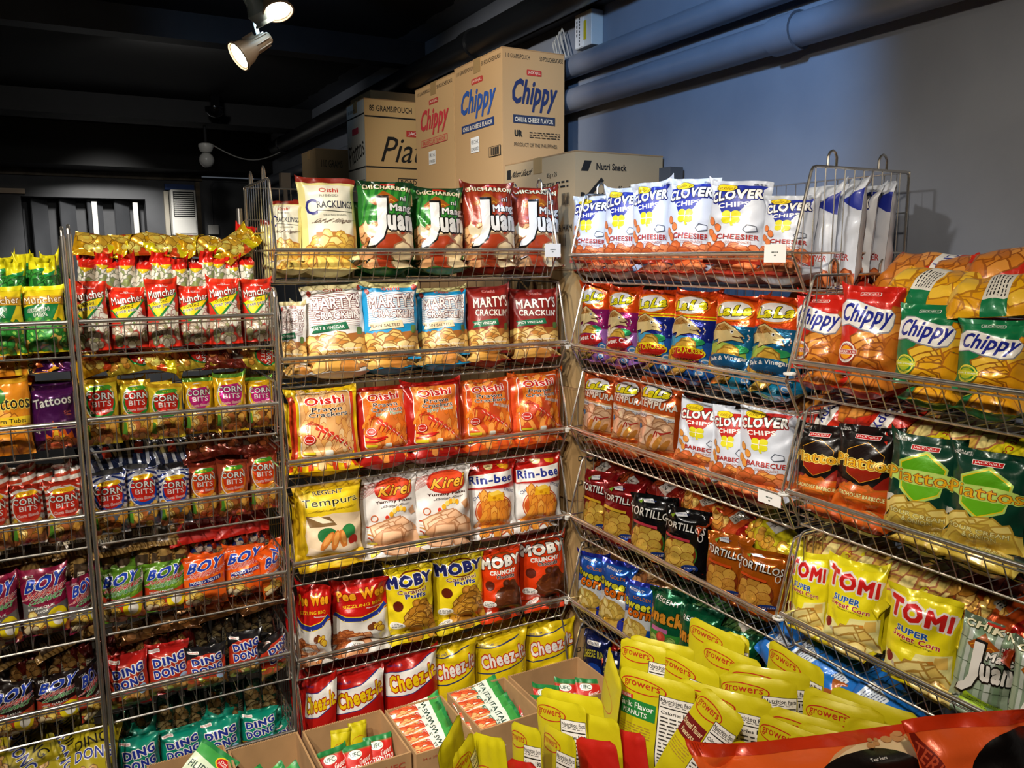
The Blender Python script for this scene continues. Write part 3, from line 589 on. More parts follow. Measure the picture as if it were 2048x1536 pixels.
def clover(key, look, tri, dk, word, chipc, gap):
    @design(key, look, '#ccd2de', 1.55, '#c8ced8', 1)
    def _(a):
        a.P([(.05, .86), (.5, .93), (.96, .94), (.45, .5), (.4, .5)], tri); a.P([(.1, .84), (.9, .92), (.46, .54)], dk)
        a.T('CLOVER', .48, .8, .88, .125, WH, BK, o=.05, b=.06, rot=.1, arch=.12, o2=tri); a.T('CHIPS', .47, .69, .5, .06, WH, None, b=.04, rot=.08)
        for dx, dy in ((-.07, .035), (.07, .035), (-.07, -.035), (.07, -.035)): a.E(.46+dx, .545+dy, .075, .042, '#dcd41c')
        a.line([(.46, .5), (.5, .44)], .04, '#dcd41c'); a.line([(.32, .545), (.6, .545)], .012, WH); a.line([(.46, .6), (.46, .49)], .012, WH)
        a.E(.32, .9, .19, .05, '#1c1c50' if word != 'BARBECUE' else '#7a5a0c'); a.E(.32, .9, .18, .044, '#ecd01c'); a.T("Leslie's", .32, .9, .3, .05, '#8a6a10', sh=.2, b=.01)
        for x, y in ((.14, .5), (.26, .42), (.13, .36), (.22, .3)): a.E(x, y, .06, .055, '#9a5424', rot=.5); a.E(x, y, .052, .048, chipc, rot=.5)
        a.T(word, .6, .31, .66, .06, '#a82018', None, rot=-.02, b=.02); a.T('CORN SNACKS', .62, .245, .38, .03, '#b86848', b=0)
        a.P([(.66, .4), (.72, .46), (.88, .44), (.9, .38), (.72, .36)], '#4a5060'); a.P([(.68, .4), (.73, .445), (.87, .43), (.88, .39), (.72, .37)], '#ccd2de')
        a.P([(0, .03), (1, .03), (1, .14), (.6, .12), (.2, .2), (0, .22)], '#b03a1c'); a.chips(0, .04, 1, .19, [chipc, '#e0824c', '#c8602c'], '#8a3010', 26, .1, 'o', 0, .75); a.band(0, .05, '#a02c18'); micro(a, .7, .92, .93, .955, 2, '#2c3050')
clover('clover_blue', 'white chip bag with blue triangle', '#1c2c94', '#1c2c94', 'CHEESIER', '#d87840', 0)
clover('clover_red', 'silver chip bag with red triangle', '#b82018', '#b82018', 'BARBECUE', '#d8903c', 0)
@design('clover_plain', 'white chip bag turned side-on', '#ccd2de', 1.6, '#c8ced8', 1)
def _(a):
    a.T('CHEESIER', .6, .28, .66, .06, '#a82018', b=.02); a.P([(.5, .8), (1, .9), (1, .7)], '#1c2c94'); a.R(0, .03, 1, .14, '#b03a1c'); a.chips(0, .04, 1, .17, ['#d87840', '#e0824c'], '#8a3010', 22, .1)
def lala(key, look, c1, c2, c3, fl, fc, stripe):
    @design(key, look, '#e04c10', 1.75, '#c83a0c', 2)
    def _(a):
        a.band(0, .62, c1); a.band(0, .34, c2); a.E(.3, .25, .5, .16, c3)
        if stripe: a.R(0, .62, 1, .635, YE); a.R(0, .655, 1, .67, YE); a.R(0, .6, 1, .62, c1)
        for i in range(14): a.E(a.rnd.uniform(.5, .98), a.rnd.uniform(.35, .6), .016, .01, a.rnd.choice(['#e8e8f4', '#f0c8a0']), 8)
        a.E(.42, .8, .42, .13, '#f47c1c', 26); a.E(.42, .8, .36, .11, WH, 26)
        for w_, x, s_ in (('La', .24, 0), ('La', .62, 1)): a.T(w_, x, .79+.02*s_, .34, .125, '#ece01c', BK, o=.045, b=.05, sh=.2, rot=.12)
        Fsh = [(.02, .52), (.12, .62), (.3, .66), (.5, .6), (.7, .5), (.62, .5), (.7, .43), (.5, .45), (.32, .42), (.2, .38), (.22, .45), (.05, .42)]
        a.P([((x-.36)*1.06+.36, (y-.52)*1.06+.52) for x, y in Fsh], '#5c3c1c'); a.P(Fsh, '#d8c084'); a.P([(.06, .54), (.14, .61), (.3, .64), (.46, .58), (.3, .55)], '#a87838'); a.E(.48, .545, .035, .022, WH, 10); a.E(.485, .545, .018, .012, BK, 8)
        for i in range(12): a.E(.12+.03*i*.9, .58+.02*math.sin(i), .01, .007, '#7a3c14', 6)
        a.line([(.5, .49), (.66, .485)], .015, '#5c2c14'); a.E(.6, .34, .22, .05, '#2c9a5c'); a.chips(.02, .05, .6, .3, ['#e0b84c', '#d8a83c'], '#8a6018', 9, .16, 'o', 0, .6)
        a.E(.44, .19, .43, .085, YE if stripe else c1); a.E(.44, .185, .4, .07, fc); a.T(fl, .44, .2, .74, .07, WH if not stripe else YE, BK if stripe else None, o=.02, b=.02, rot=.1, arch=.3)
        a.T('CRACKERS', .46, .11, .42, .03, '#4a3410', arch=.5); a.E(.84, .1, .13, .055, '#2c7ac0'); a.E(.84, .1, .09, .035, WH); a.E(.84, .1, .07, .02, '#5c9ad0')
lala('lala_magenta', 'orange and magenta fish cracker bag', '#8c1c5c', '#b070b8', '#e8dcc0', 'Sweet Chili', '#b01c1c', False)
lala('lala_blue', 'orange and deep blue fish cracker bag', '#16247c', '#2458a8', '#3c9ac8', 'FISH CRACKERS', '#b81c14', True)
lala('lala_teal', 'orange and teal fish cracker bag', '#105c84', '#1c88b0', '#a8c04c', 'Salt & Vinegar', '#14507c', False)
@design('lala_tempura', 'copper-orange tempura snack bag', '#c8521c', 1.75, '#a84414', 2)
def _(a):
    a.E(.42, .8, .4, .12, '#7a2c0c', 26); a.E(.42, .81, .36, .11, WH, 26)
    for x in (.27, .6): a.T('La', x, .81, .34, .12, '#ece01c', BK, o=.05, b=.06, sh=.3)
    a.P([(0, .6), (1, .52), (1, .08), (0, .08)], '#e0a870'); a.T('TEMPURA', .48, .66, .94, .1, '#f4ecdc', '#7a2c10', o=.04, b=.04, rot=-.12)
    a.P([(0, .5), (0, .58), (1, .49), (1, .41)], WH); a.T('SHRIMP FLAVOURED SNACK', .5, .495, .96, .035, NAVY, b=.02, rot=-.15)
    a.chips(.04, .2, .98, .44, ['#e4b890', '#d8a478', '#f0ccac'], '#a06844', 20, .15, 'o', 0, .7)
    for i in range(5): a.line([(.5+.03*i, .34-.01*i), (.42+.1*i, .24+.025*i)], .03, '#b8342c')
    a.E(.36, .2, .06, .1, '#c88438', rot=-.3); a.E(.54, .18, .06, .11, '#d8943c', rot=-.5); a.E(.7, .16, .06, .1, '#c88438', rot=-.7); a.R(.88, .1, 1, .6, '#a84414'); a.E(.08, .38, .05, .04, '#4c8ac0')
def tort(key, look, base, bar, chipc):
    @design(key, look, base, 1.5, base, 2)
    def _(a):
        a.E(.4, .3, .42, .26, '#3c7a2c' if key == 'tort_black' else '#7a3410', 26); a.E(.39, .3, .4, .245, '#8a3414', 26)
        for i, (x, y) in enumerate([(.2, .4), (.42, .46), (.62, .4), (.16, .28), (.4, .33), (.62, .26), (.28, .18), (.5, .16), (.38, .24), (.66, .14)]):
            a.E(x, y, .145, .1, '#8a4418', 14); a.E(x, y, .135, .093, chipc[i % 2], 14)
            for q in range(4): a.E(x+a.rnd.uniform(-.08, .08), y+a.rnd.uniform(-.05, .05), .01, .007, '#a86a24', 5)
        a.T('TORTILLOS', .5, .72, .92, .115, WH, BK, o=.04, b=.02, rot=-.1, arch=.1); a.ring(.86, .59, .06, .06, .02, WH)
        a.P([(.12, .6), (.66, .55), (.66, .51), (.12, .56)], bar); a.P([(.3, .9), (.5, .93), (.56, .87), (.36, .86)], '#e8ecf0'); a.P([(.22, .87), (.32, .9), (.3, .84)], '#7aa82c'); a.T('Granny Goose', .46, .895, .24, .025, '#2c4a9c')
        a.E(.7, .13, .17, .05, '#1c3c8c'); a.T('ROLLED', .7, .135, .22, .03, WH); a.P([(.5, .09), (.96, .07), (.96, .02), (.5, .04)], '#d83c14'); a.T('EXTRA THIN', .73, .055, .38, .03, YE)
tort('tort_red', 'dark red foil tortilla chip bag', '#7c1014', '#d8b030', ['#d8b44c', '#c8a03c'])
tort('tort_black', 'black foil tortilla chip bag', '#0e0e10', '#c83c4c', ['#dcb850', '#c8a440'])
tort('tort_orange', 'copper foil tortilla chip bag', '#a8540c', '#d8501c', ['#d8a444', '#c89038'])
@design('sweetcorn', 'blue golden sweet corn bag', '#1c58b8', 1.5, '#1c2c9c', 2)
def _(a):
    a.T('REGENT', .42, .88, .42, .035, WH, b=.02, rot=-.1); a.P([(.02, .5), (.5, .58), (1, .5), (1, .28), (0, .28)], '#e0e4e8'); a.T('GOLDEN', .62, .76, .5, .055, '#f09024', BK, o=.02, rot=-.12)
    a.T('Sweet', .46, .65, .86, .13, '#ece83c', '#142414', o=.05, b=.06, rot=-.1); a.T('corn', .56, .51, .72, .12, '#f07818', '#142414', o=.05, b=.06, rot=-.1)
    a.E(.4, .22, .42, .2, '#c8a040'); a.chips(.04, .06, .8, .36, ['#e8cc68', '#dcb850', '#f0dc90'], '#a8842c', 26, .15, 'o', .4, .35); a.E(.86, .12, .16, .06, '#1c2c9c')
@design('snacku', 'green foil vegetable cracker bag', '#0c5c38', 1.5, '#0a4a30', 2)
def _(a):
    a.R(0, .04, 1, .4, '#3c9a3c'); a.T('REGENT', .42, .84, .56, .06, WH, BK, o=.04, rot=-.12); a.T('Snacku', .46, .62, 1, .2, '#f0a030', '#143010', o=.04, b=.06, rot=-.08); a.panel(.05, .4, .5, .46, '#d878b8', .03)
    a.chips(.1, .06, .9, .34, ['#a8c86c', '#8cb858', '#d8503c'], '#2c5c1c', 20, .12)
@design('green_curl', 'pale green curled snack bag', '#5c8a4c', 1.6, '#3c6a34', 2)
def _(a):
    for i in range(9): a.line([(0, .1+i*.1), (.3, .15+i*.1), (.6, .13+i*.1), (1, .06+i*.1)], .035, '#1c4a24')
    a.R(.3, .3, .6, .5, '#e8ece0')
@design('cheesering', 'navy cheese ring bag', '#101c50', 1.5, '#0c1440', 2)
def _(a): a.panel(.2, .8, .7, .87, WH, .03); a.T('REGENT', .45, .835, .42, .035, NAVY); a.T('CHEESE RING', .5, .62, .9, .12, '#d8d048', BK, o=.04, b=.04, arch=.5); a.E(.5, .38, .3, .16, '#1c4ab0'); a.E(.5, .3, .16, .1, '#b83c34')
def chippy(key, look, base, badge, cc, fl):
    @design(key, look, base, 1.6, base, 0)
    def _(a):
        a.P([(.36, .05), (1, .05), (1, .72), (.9, .6), (.86, .48), (.66, .42), (.5, .34)], cc[0]); a.chips(.42, .04, 1, .42, cc, '#7a3410', 34, .14, 'r', 0, .6); a.chips(.86, .3, 1, .7, cc, '#a8541c', 10, .12, 'r', 0, .6)
        W_ = [(0, .55), (.0, .78), (.12, .83), (.3, .83), (.5, .78), (.7, .74), (.86, .74), (.95, .68), (.92, .58), (.84, .5), (.66, .48), (.4, .52), (.2, .57)]
        a.P([((x-.46)*1.03+.46, (y-.66)*1.08+.655) for x, y in W_], '#8a8c98'); a.P(W_, WH)
        a.T('Chippy', .46, .655, .86, .27, '#1c2890', None, b=.034, rot=-.08, sh=.12); a.panel(.34, .88, .66, .925, WH, .02); a.panel(.35, .884, .65, .921, base, .018); a.T("JACK'nJILL", .5, .902, .27, .026, WH)
        a.E(.2, .25, .19, .13, badge[0]); a.E(.2, .25, .175, .118, badge[1]); a.E(.2, .25, .15, .1, badge[0]); a.E(.2, .25, .12, .075, badge[2]); a.R(.02, .225, .4, .28, badge[1]); a.R(.03, .23, .39, .275, badge[3]); a.T(fl, .21, .252, .34, .032, badge[4])
        a.T('FLAVORED', .2, .325, .2, .02, badge[1], arch=.8); a.T('CORN CHIPS', .2, .175, .2, .02, badge[1], arch=-.8)
chippy('chippy_red', 'red corn chip bag with white wave', '#cc2418', ('#a82c1c', WH, '#f0a01c', '#b82c1c', WH), ['#d8862c', '#c87424', '#e89c44'], 'BARBECUE')
chippy('chippy_green', 'green corn chip bag with white wave', '#147848', ('#1c8034', '#ece04c', '#a8b81c', '#c8cc1c', WH), ['#f0b41c', '#e8a418', '#f4c43c'], 'Garlic & Vinegar')
def piattos(key, look, base, h1, h2, halo, fl, cc, roast):
    @design(key, look, base, 1.6, base, 0)
    def _(a):
        if roast: a.P([(.3, .05), (1, .05), (1, .5), (.8, .42)], '#8a1c10')
        Hx = lambda k: [(.5+k*x, .58+k*y) for x, y in ((-.28, .13), (.04, .24), (.3, .1), (.24, -.14), (-.04, -.23), (-.26, -.12))]
        if halo: a.P(Hx(1.16), halo); a.P(Hx(1.06), '#ecd01c')
        else: a.P(Hx(1.03), '#e8a42c')
        a.P(Hx(1.0), h1); a.P([(.24, .52), (.8, .53), (.74, .44), (.46, .35), (.24, .46)], h2)
        if halo: a.E(.5, .58, .5, .075, '#c8e874')
        a.T('Piattos', .5, .585, .98, .13, '#f0b41c', '#8a1c0c', o=.025, b=.0, rot=-.03, o2=halo or '#f4dc6c'); a.line([(.78, .55), (.98, .545)], .018, '#f0b41c')
        a.panel(.32, .85, .68, .9, WH, .01); a.P([(.33, .855), (.67, .855), (.67, .895), (.33, .895)], '#c8181c'); a.T("JACK'nJILL", .5, .875, .3, .028, WH); a.T('TEAR HERE', .18, .955, .24, .02, WH); a.T('DECHIRER ICI', .18, .93, .26, .02, WH)
        if roast: a.E(.16, .27, .2, .1, '#5c1814'); a.chips(.02, .2, .32, .34, ['#7a2420', '#6a1c18'], '#2c0c08', 12, .07)
        else: a.E(.06, .22, .2, .15, '#d8d8cc'); micro(a, .02, .16, .2, .3, 3, '#5c6a4c')
        a.chips(.1, .04, 1, .23, cc, '#a85a14' if roast else '#b08a2c', 30, .14, 'r', 0, .65)
        a.T(fl[0], .48, .2, .76, .045, '#f0e8a0', '#241c08', o=.03, b=.02, rot=-.08)
        if fl[1]: a.T(fl[1], .5, .145, .38, .045, '#f0e8a0', '#241c08', o=.03, b=.02, rot=-.08)
piattos('piattos_black', 'black hexagon-logo potato crisp bag', '#120d0c', '#1c100e', '#9c2412', None, ('ROADHOUSE BARBECUE', ''), ['#d8641c', '#c85414', '#e07c2c'], True)
piattos('piattos_green', 'dark green hexagon-logo crisp bag', '#0c3c2c', '#5cac18', '#68b81c', '#b8dc6c', ('SOUR CREAM', '& ONION'), ['#e0c85c', '#d4b848', '#ecd87c'], False)
@design('tomi', 'bright yellow sweet corn chip bag', '#f0e21a', 1.5, '#e8dc20', 0)
def _(a):
    a.T('TOMI', .48, .76, .95, .2, '#d01c1c', '#ece4e0', o=.08, b=.07, rot=-.12, grow=-.1); a.T('SUPER', .4, .56, .46, .07, '#1c58b0', WH, o=.03, b=.05, rot=-.1); a.T('Sweet Corn', .46, .485, .68, .06, '#b8141c', WH, o=.02, b=.03, rot=-.12); a.T('Flavored Corn Chips', .48, .435, .42, .022, BK, rot=-.12)
    a.P([(.0, .05), (.0, .3), (.2, .3), (.42, .2), (.5, .36), (.98, .4), (.98, .05)], '#f4eca0'); a.E(.1, .25, .08, .06, '#8a1c1c'); a.line([(.16, .2), (.34, .14)], .05, '#c8b8a0')
    a.P([(.5, .22), (.76, .24), (.72, .32), (.54, .3)], '#d88c30'); a.P([(.72, .24), (.94, .26), (.92, .38), (.74, .36)], '#e8c060'); a.chips(.4, .04, .98, .2, ['#e8c868', '#dcb04c', '#f0dc8c'], '#a8782c', 14, .13, 'r', 0, .7)
@design('tomi_lying', 'yellow chip bag lying flat', '#e4d41c', 1.5, '#d8c81c', 0)
def _(a): a.chips(.05, .05, .95, .6, ['#f0dc8c', '#e8cc70', '#dcb04c'], '#a83c2c', 24, .16, 'r', 0, .7); a.T('Sweet Corn', .5, .75, .7, .07, '#a83020', rot=.1); a.R(0, .85, 1, .95, '#c8b820')
@design('chippy_lying', 'yellow corn chip bag lying flat', '#e8a820', 1.5, '#1c7848', 0)
def _(a): a.chips(.02, .05, .98, .95, ['#f0b41c', '#e8a418', '#f4c43c'], '#a8641c', 44, .15, 'r', 0, .6); a.R(.15, .38, .75, .6, '#e8e4d8'); micro(a, .3, .7, .4, .58, 6, BK); a.R(.75, .38, 1, .6, '#147848')
@design('chippy_lying2', 'red corn chip bag lying flat', '#c82c18', 1.5, '#c82c18', 0)
def _(a): a.chips(.02, .05, .98, .55, ['#d8862c', '#c87424', '#e89c44'], '#8a4414', 30, .15, 'r', 0, .6); a.P([(0, .6), (1, .66), (1, .86), (0, .8)], WH); a.T('Chippy', .5, .73, .8, .16, '#1c2890')
@design('orange_lying', 'orange crinkled bag lying flat', '#c8501c', 1.5, '#a83c14', 2)
def _(a): a.R(.1, .5, .5, .7, '#c8c0b0'); micro(a, .15, .45, .52, .68, 5, BK); a.chips(.5, .1, .95, .5, CH, '#7a3410', 14, .13); a.P([(0, .8), (1, .85), (1, 1), (0, 1)], '#a81c14')
@design('maroon_lying', 'dark red bag with price sticker lying flat', '#8a2018', 1.5, '#6a1410', 2)
def _(a): a.P([(.3, .35), (.7, .35), (.7, .62), (.3, .62)], '#d8d4cc'); a.T('37', .5, .48, .2, .08, BK); a.chips(.05, .05, .95, .3, ['#a8441c', '#8a3014'], '#34100c', 14, .12); a.T('Sorsos', .5, .8, .6, .08, '#c86a4c')
@design('yellow_tag_lying', 'yellow bag with price sticker lying flat', '#dcd020', 1.5, '#c8b81c', 2)
def _(a): a.P([(.05, .35), (.4, .35), (.4, .62), (.05, .62)], '#d8d4cc'); a.T('37', .22, .48, .2, .08, BK); a.chips(.45, .05, .95, .95, ['#e8b83c', '#d8a030'], '#8a5410', 20, .1); a.ring(.6, .6, .1, .07, .02, '#8a6a10')
@design('brown_lying', 'brown nut-printed bag lying flat', '#6a4424', 1.5, '#5c3a20', 2)
def _(a): a.chips(.05, .05, .95, .95, ['#c89458', '#a8703c', '#e0b884'], '#2c1808', 26, .17)
@design('blue_lying', 'bright blue bag lying flat', '#1c70c8', 1.5, '#1c58b0', 0)
def _(a): a.P([(0, .7), (.15, .8), (.25, .68), (.4, .82), (.55, .7), (.7, .84), (.85, .7), (1, .8), (1, 1), (0, 1)], '#a85a24'); a.R(.3, .2, .7, .45, '#d8e4f0'); micro(a, .33, .67, .22, .43, 7, '#5c6a8c')
def growers(key, look, kind):
    @design(key, look, '#c2b60e', 1.55, '#c2b60e', 1, .07)
    def _(a):
        if kind == 'back': a.ring(.45, .62, .32, .12, .012, '#b82c1c'); return
        a.ring(.33, .86, .29, .075, .016, '#b01c18'); a.T('growers', .33, .86, .44, .07, '#b01c18', b=.01)
        if kind == 'garlic': a.R(.02, .72, .25, .76, '#c81c1c'); a.T('THE ORIGINAL', .13, .74, .2, .03, WH); a.R(0, .56, .52, .72, '#1c7a34'); a.T('Garlic Flavor', .27, .67, .46, .055, WH, b=.01); a.T('PEANUTS', .27, .6, .32, .045, WH, b=.01)
        elif kind == 'oriental': a.R(0, .54, .52, .72, '#6c1414'); a.T('Oriental Flavor', .27, .66, .46, .05, '#e8d8a0', b=.01); a.T('Peanuts', .27, .59, .3, .045, '#e8d8a0', b=.01)
        micro(a, .06, .48, .38, .5, 5, '#a8842c'); a.R(.54, .05, .98, .84, '#2c2a28'); a.R(.55, .055, .97, .835, '#e8e4dc')
        a.T('Nutrition Facts', .76, .8, .4, .035, BK, b=.03); micro(a, .57, .9, .755, .785, 2, BK); a.R(.56, .73, .96, .74, BK); a.T('Calories', .68, .69, .22, .03, BK, b=.02); a.T('190', .89, .695, .14, .04, BK, b=.04); micro(a, .57, .95, .08, .66, 17, '#3c3a38')
growers('pouch_garlic', 'yellow peanut pouch with green band', 'garlic'); growers('pouch_oriental', 'yellow peanut pouch with maroon band', 'oriental'); growers('pouch_plain', 'yellow peanut pouch', 'plain'); growers('pouch_back', 'plain yellow peanut pouch', 'back')
@design('pouch_red', 'plain red stand-up pouch', '#b81c10', 1.55, '#b81c10', 1)
def _(a): pass
def sauce(key, look, base, kind):
    @design(key, look, base, 1.45, '#1c7a3c', 1)
    def _(a):
        if kind == 'ufc':
            a.band(.93, 1, '#1c7a3c'); a.E(.4, .86, .2, .06, '#dce4dc'); a.T('UFC', .4, .86, .3, .06, '#16402c'); a.T('Sweet', .66, .77, .4, .08, WH, b=0, sh=.3, rot=.2); a.T('Filipino', .5, .67, .84, .13, WH, b=.01, sh=.2, rot=.1); a.T('Style', .6, .57, .42, .09, WH, b=0, sh=.3, rot=.1)
            a.P([(0, .04), (1, .04), (1, .42), (.5, .5), (0, .4)], '#e8c81c'); a.P([(0, .44), (.5, .52), (1, .46), (1, .5), (.5, .56), (0, .48)], WH); a.E(.52, .24, .46, .2, WH); a.E(.52, .22, .38, .16, '#d8a85c'); a.chips(.24, .12, .8, .34, ['#b8281c', '#a82014', '#c8442c', '#e8d0a8'], '#6a140c', 30, .06)
        else:
            a.band(.9, 1, '#2c8a3c'); a.P([(0, .8), (1, .7), (1, 1), (0, 1)], '#3c9a44'); a.E(.7, .84, .17, .09, '#f0d01c'); a.E(.7, .84, .145, .075, '#c01c1c'); a.T('Del', .7, .86, .14, .035, WH); a.T('Monte', .7, .825, .2, .035, WH)
            a.T({'swt': 'SWEET', 'ita': 'ITALIAN', 'fil': 'FILIPINO'}[kind], .46, .64, .72, .1, '#1c3c34', b=.02); a.T('STYLE', .5, .54, .36, .05, '#1c3c34')
            a.panel(.1, .44, .7, .5, '#c82c24' if kind == 'swt' else '#1c6c4c', .02); a.T('SPAGHETTI', .4, .47, .5, .035, WH); a.E(.5, .22, .48, .2, '#ece4d0'); a.chips(.1, .06, .92, .38, ['#d85c30', '#c84420', '#e88a50', '#e8b070'], '#8a2410', 44, .09, 's')
sauce('sauce_ufc', 'red and yellow spaghetti sauce pouch', '#c02018', 'ufc'); sauce('sauce_sweet', 'white and green sweet sauce pouch', '#e4e8dc', 'swt'); sauce('sauce_italian', 'white and green Italian sauce pouch', '#dce8dc', 'ita'); sauce('sauce_fil', 'green-edged Filipino sauce pouch', '#d0e0c4', 'fil')
@design('big_orange', 'large glossy orange bag with foam swirl', '#ea6224', .8, '#c83410', 0, .05)
def _(a):
    a.E(.69, .68, .29, .3, '#d8a878', 40); a.E(.685, .675, .28, .285, '#ecd0a4', 40); a.E(.58, .65, .22, .25, '#120c0a', 40)
    for i in range(30): t = a.rnd.uniform(.1, 2.2); q = a.rnd.uniform(.86, .97); rr = a.rnd.uniform(.006, .018); a.E(.69+.27*q*math.cos(t), .68+.275*q*math.sin(t), rr, rr, '#c8905c', 10)
    for i in range(12): a.line([(.02+.015*i, .94), (.02+.015*i, .99)], .002, '#8a1c08')
    a.P([(.96, .3), (1, .3), (1, .9), (.9, .96)], '#e04a18'); a.line([(.84, .95), (.93, .7), (1, .55)], .014, '#5c140a'); a.T('Tear here', .6, .84, .06, .015, WH)
@design('big_black', 'glossy orange bag with black disc', '#e05a24', .9, '#c83410', 0, .05)
def _(a): a.E(.5, .68, .26, .24, '#0e0a0a', 40); a.line([(.3, .6), (.8, .54)], .035, '#e8e4e0'); a.P([(.02, .98), (.14, .74), (.2, .5), (.1, .46), (.0, .8)], '#7a1c10'); a.T('TERIYAKI', .1, .74, .3, .08, '#c85030', rot=-.9)

def nuts(key, look, base, top, cols):
    @design(key, look, base, 2.4, top, 2)
    def _(a): a.chips(.05, .03, .6, .8, cols, '#1c1008', 34, .13, 'o', 0, .7); a.R(.66, .15, .92, .6, '#8c8470'); micro(a, .69, .9, .18, .57, 9, BK)
nuts('nut_red', 'narrow dark red nut bag turned backwards', '#5a1410', '#6c1814', ['#a87c44', '#8c5c2c', '#b89460']); nuts('nut_black', 'narrow black nut bag turned backwards', '#121214', '#1a1a1c', ['#5c4c34', '#3c3428', '#7c6c48'])
nuts('nut_teal', 'narrow dark teal nut bag turned backwards', '#0c4a3c', '#0c5a48', ['#a88c5c', '#8c6c3c', '#b8a06c']); nuts('nut_orange', 'narrow red-orange nut bag turned backwards', '#a82c10', '#b83414', ['#d8d0c0', '#1c3c8c', '#c8a060'])
# ---------------------------------------------------------------- room shell
XW, ZC = 1.9, 2.8
def split_mat(name, c1, c2, axis, at, scale, amp, rough):
    m = mat(name, c1, rough=rough, bump=(60, .12, .002)); nt = m.node_tree; N, L = nt.nodes, nt.links; b = N['Principled BSDF']
    tc = N.new('ShaderNodeTexCoord'); sp = N.new('ShaderNodeSeparateXYZ'); n = N.new('ShaderNodeTexNoise'); n.inputs['Scale'].default_value = scale; n.inputs['Detail'].default_value = 8
    ad = N.new('ShaderNodeMath'); ad.operation = 'MULTIPLY_ADD'; ad.inputs[1].default_value = amp; gt = N.new('ShaderNodeMath'); gt.operation = 'GREATER_THAN'; gt.inputs[1].default_value = at+amp*.5
    mx = N.new('ShaderNodeMix'); mx.data_type = 'RGBA'; mx.inputs[6].default_value = (*hexc(c1), 1); mx.inputs[7].default_value = (*hexc(c2), 1)
    L.new(tc.outputs['Object'], n.inputs['Vector']); L.new(tc.outputs['Object'], sp.inputs[0]); L.new(n.outputs['Fac'], ad.inputs[0]); L.new(sp.outputs[axis], ad.inputs[2])
    L.new(ad.outputs[0], gt.inputs[0]); L.new(gt.outputs[0], mx.inputs[0]); L.new(mx.outputs[2], b.inputs['Base Color']); return m
CEILM = split_mat('black_ceiling_ragged_edge', '#0e0f12', '#6a6e76', 0, 1.74, 3.2, .16, .75)
struct('floor', MB().box((-3.3, -2.3, -.1), (2, 9.3, 0)), FLOORM)
struct('ceiling', MB().box((-3.3, -2.3, ZC), (2, 9.3, ZC+.1)), CEILM)
struct('wall_right', MB().box((XW, -2.3, 0), (XW+.1, 9.3, ZC)), WALLM)
struct('wall_left', MB().box((-3.3, -2.3, 0), (-3.2, 9.3, ZC)), DGREY)
struct('wall_front', MB().box((-3.2, -2.3, 0), (XW, -2.2, ZC)), DGREY)
wb = MB().box((-3.2, 8.9, 0), (-.28, 9, 2.41)).box((.77, 8.9, 0), (XW, 9, 2.41)).box((-.28, 8.9, 2.18), (.77, 9, 2.41)).box((-.28, 8.9, 0), (.77, 9, 1.4)).box((-.28, 9.18, 1.4), (.77, 9.28, 2.18))
wb.box((-.3, 9, 1.38), (-.28, 9.2, 2.2)).box((.77, 9, 1.38), (.79, 9.2, 2.2)).box((-.28, 9, 2.18), (.77, 9.2, 2.2))
struct('wall_back', wb, DGREY)
struct('trim_1', MB().box((-3.2, 8.86, 2.37), (1.3, 8.9, 2.43)), mat('bare_concrete', '#7c7264', rough=.9, noise=(9, '#5c5448'), bump=(30, .4, .01)))
struct('trim_2', MB().box((-3.2, 8.4, 2.43), (XW, 9, ZC)), mat('bulkhead_black', '#08090a', rough=.9))
struct('trim_3', MB().box((-3.2, 6.9, 2.64), (XW, 7.2, ZC)), BLACK)
struct('trim_4', MB().box((-2.2, 4.5, 2.67), (XW, 4.62, ZC)), mat('beam_dark_blue_paint', '#2a2e36', rough=.5, noise=(7, '#22252c')))
struct('trim_5', MB().box((1.855, -2.2, 2.55), (XW, 8.4, 2.66)), mat('dark_brown', '#2c2926', rough=.7, noise=(8, '#24211e')))  # dark brown strip along the upper right wall, behind the black pipe
for i in range(4):
    x = -.2+i*.235; t = MB().prism([(x, 9.0, 1.4), (x+.13, 9.1, 1.4), (x+.125, 9.115, 1.4), (x-.01, 9.015, 1.4)], (0, 0, .77)).build('wall_fin', DGREY)
    tag(t, f'{["first", "second", "third", "fourth"][i]} grey vertical fin from the left in the far wall recess', 'wall fin', 'vertical fins in the far wall recess')
for x, l in ((.3, 'first'), (.66, 'second')):
    t = MB().box((x, 8.97, 1.42), (x+.045, 9.0, 2.15)).build('tube_light_box', WHITEP); tag(t, f'{l} white narrow upright strip in the far wall recess', 'light box', 'white strips in the wall recess')
t = MB().box((-.45, 8.86, 2.2), (-.24, 8.895, 2.245)).build('wall_bracket', LAMPM); tag(t, 'short beige metal bracket screwed to the far wall', 'bracket')
# pipes along the wall
def pipe(name, X, z, r, y0, y1, m, lab, clamp=None):
    o = MB().path([(X, y0+(y1-y0)*i/8, z) for i in range(9)], r, 20).build(name, m, smooth=True); tag(o, lab, 'pipe')
    if clamp:
        for y in clamp: MB().path([(X, y, z), (X, y+.09, z)], r+.008, 20).build('clamp', m, o, smooth=True)
    return o
pipe('wall_pipe', 1.852, 2.22, .046, -2.2, 8.8, PIPEM, 'lower thick grey painted pipe along the wall with band clamp', [1.72, 5.2])
pipe('wall_pipe', 1.86, 2.352, .042, -2.2, 8.8, PIPEM, 'upper grey painted pipe running along the wall')
pipe('ceiling_pipe', 1.775, 2.585, .062, -2.2, 7.7, mat('black_pipe_paint', '#15171a', rough=.35), 'fat black pipe running under the ceiling edge', [3.6, 7.4])
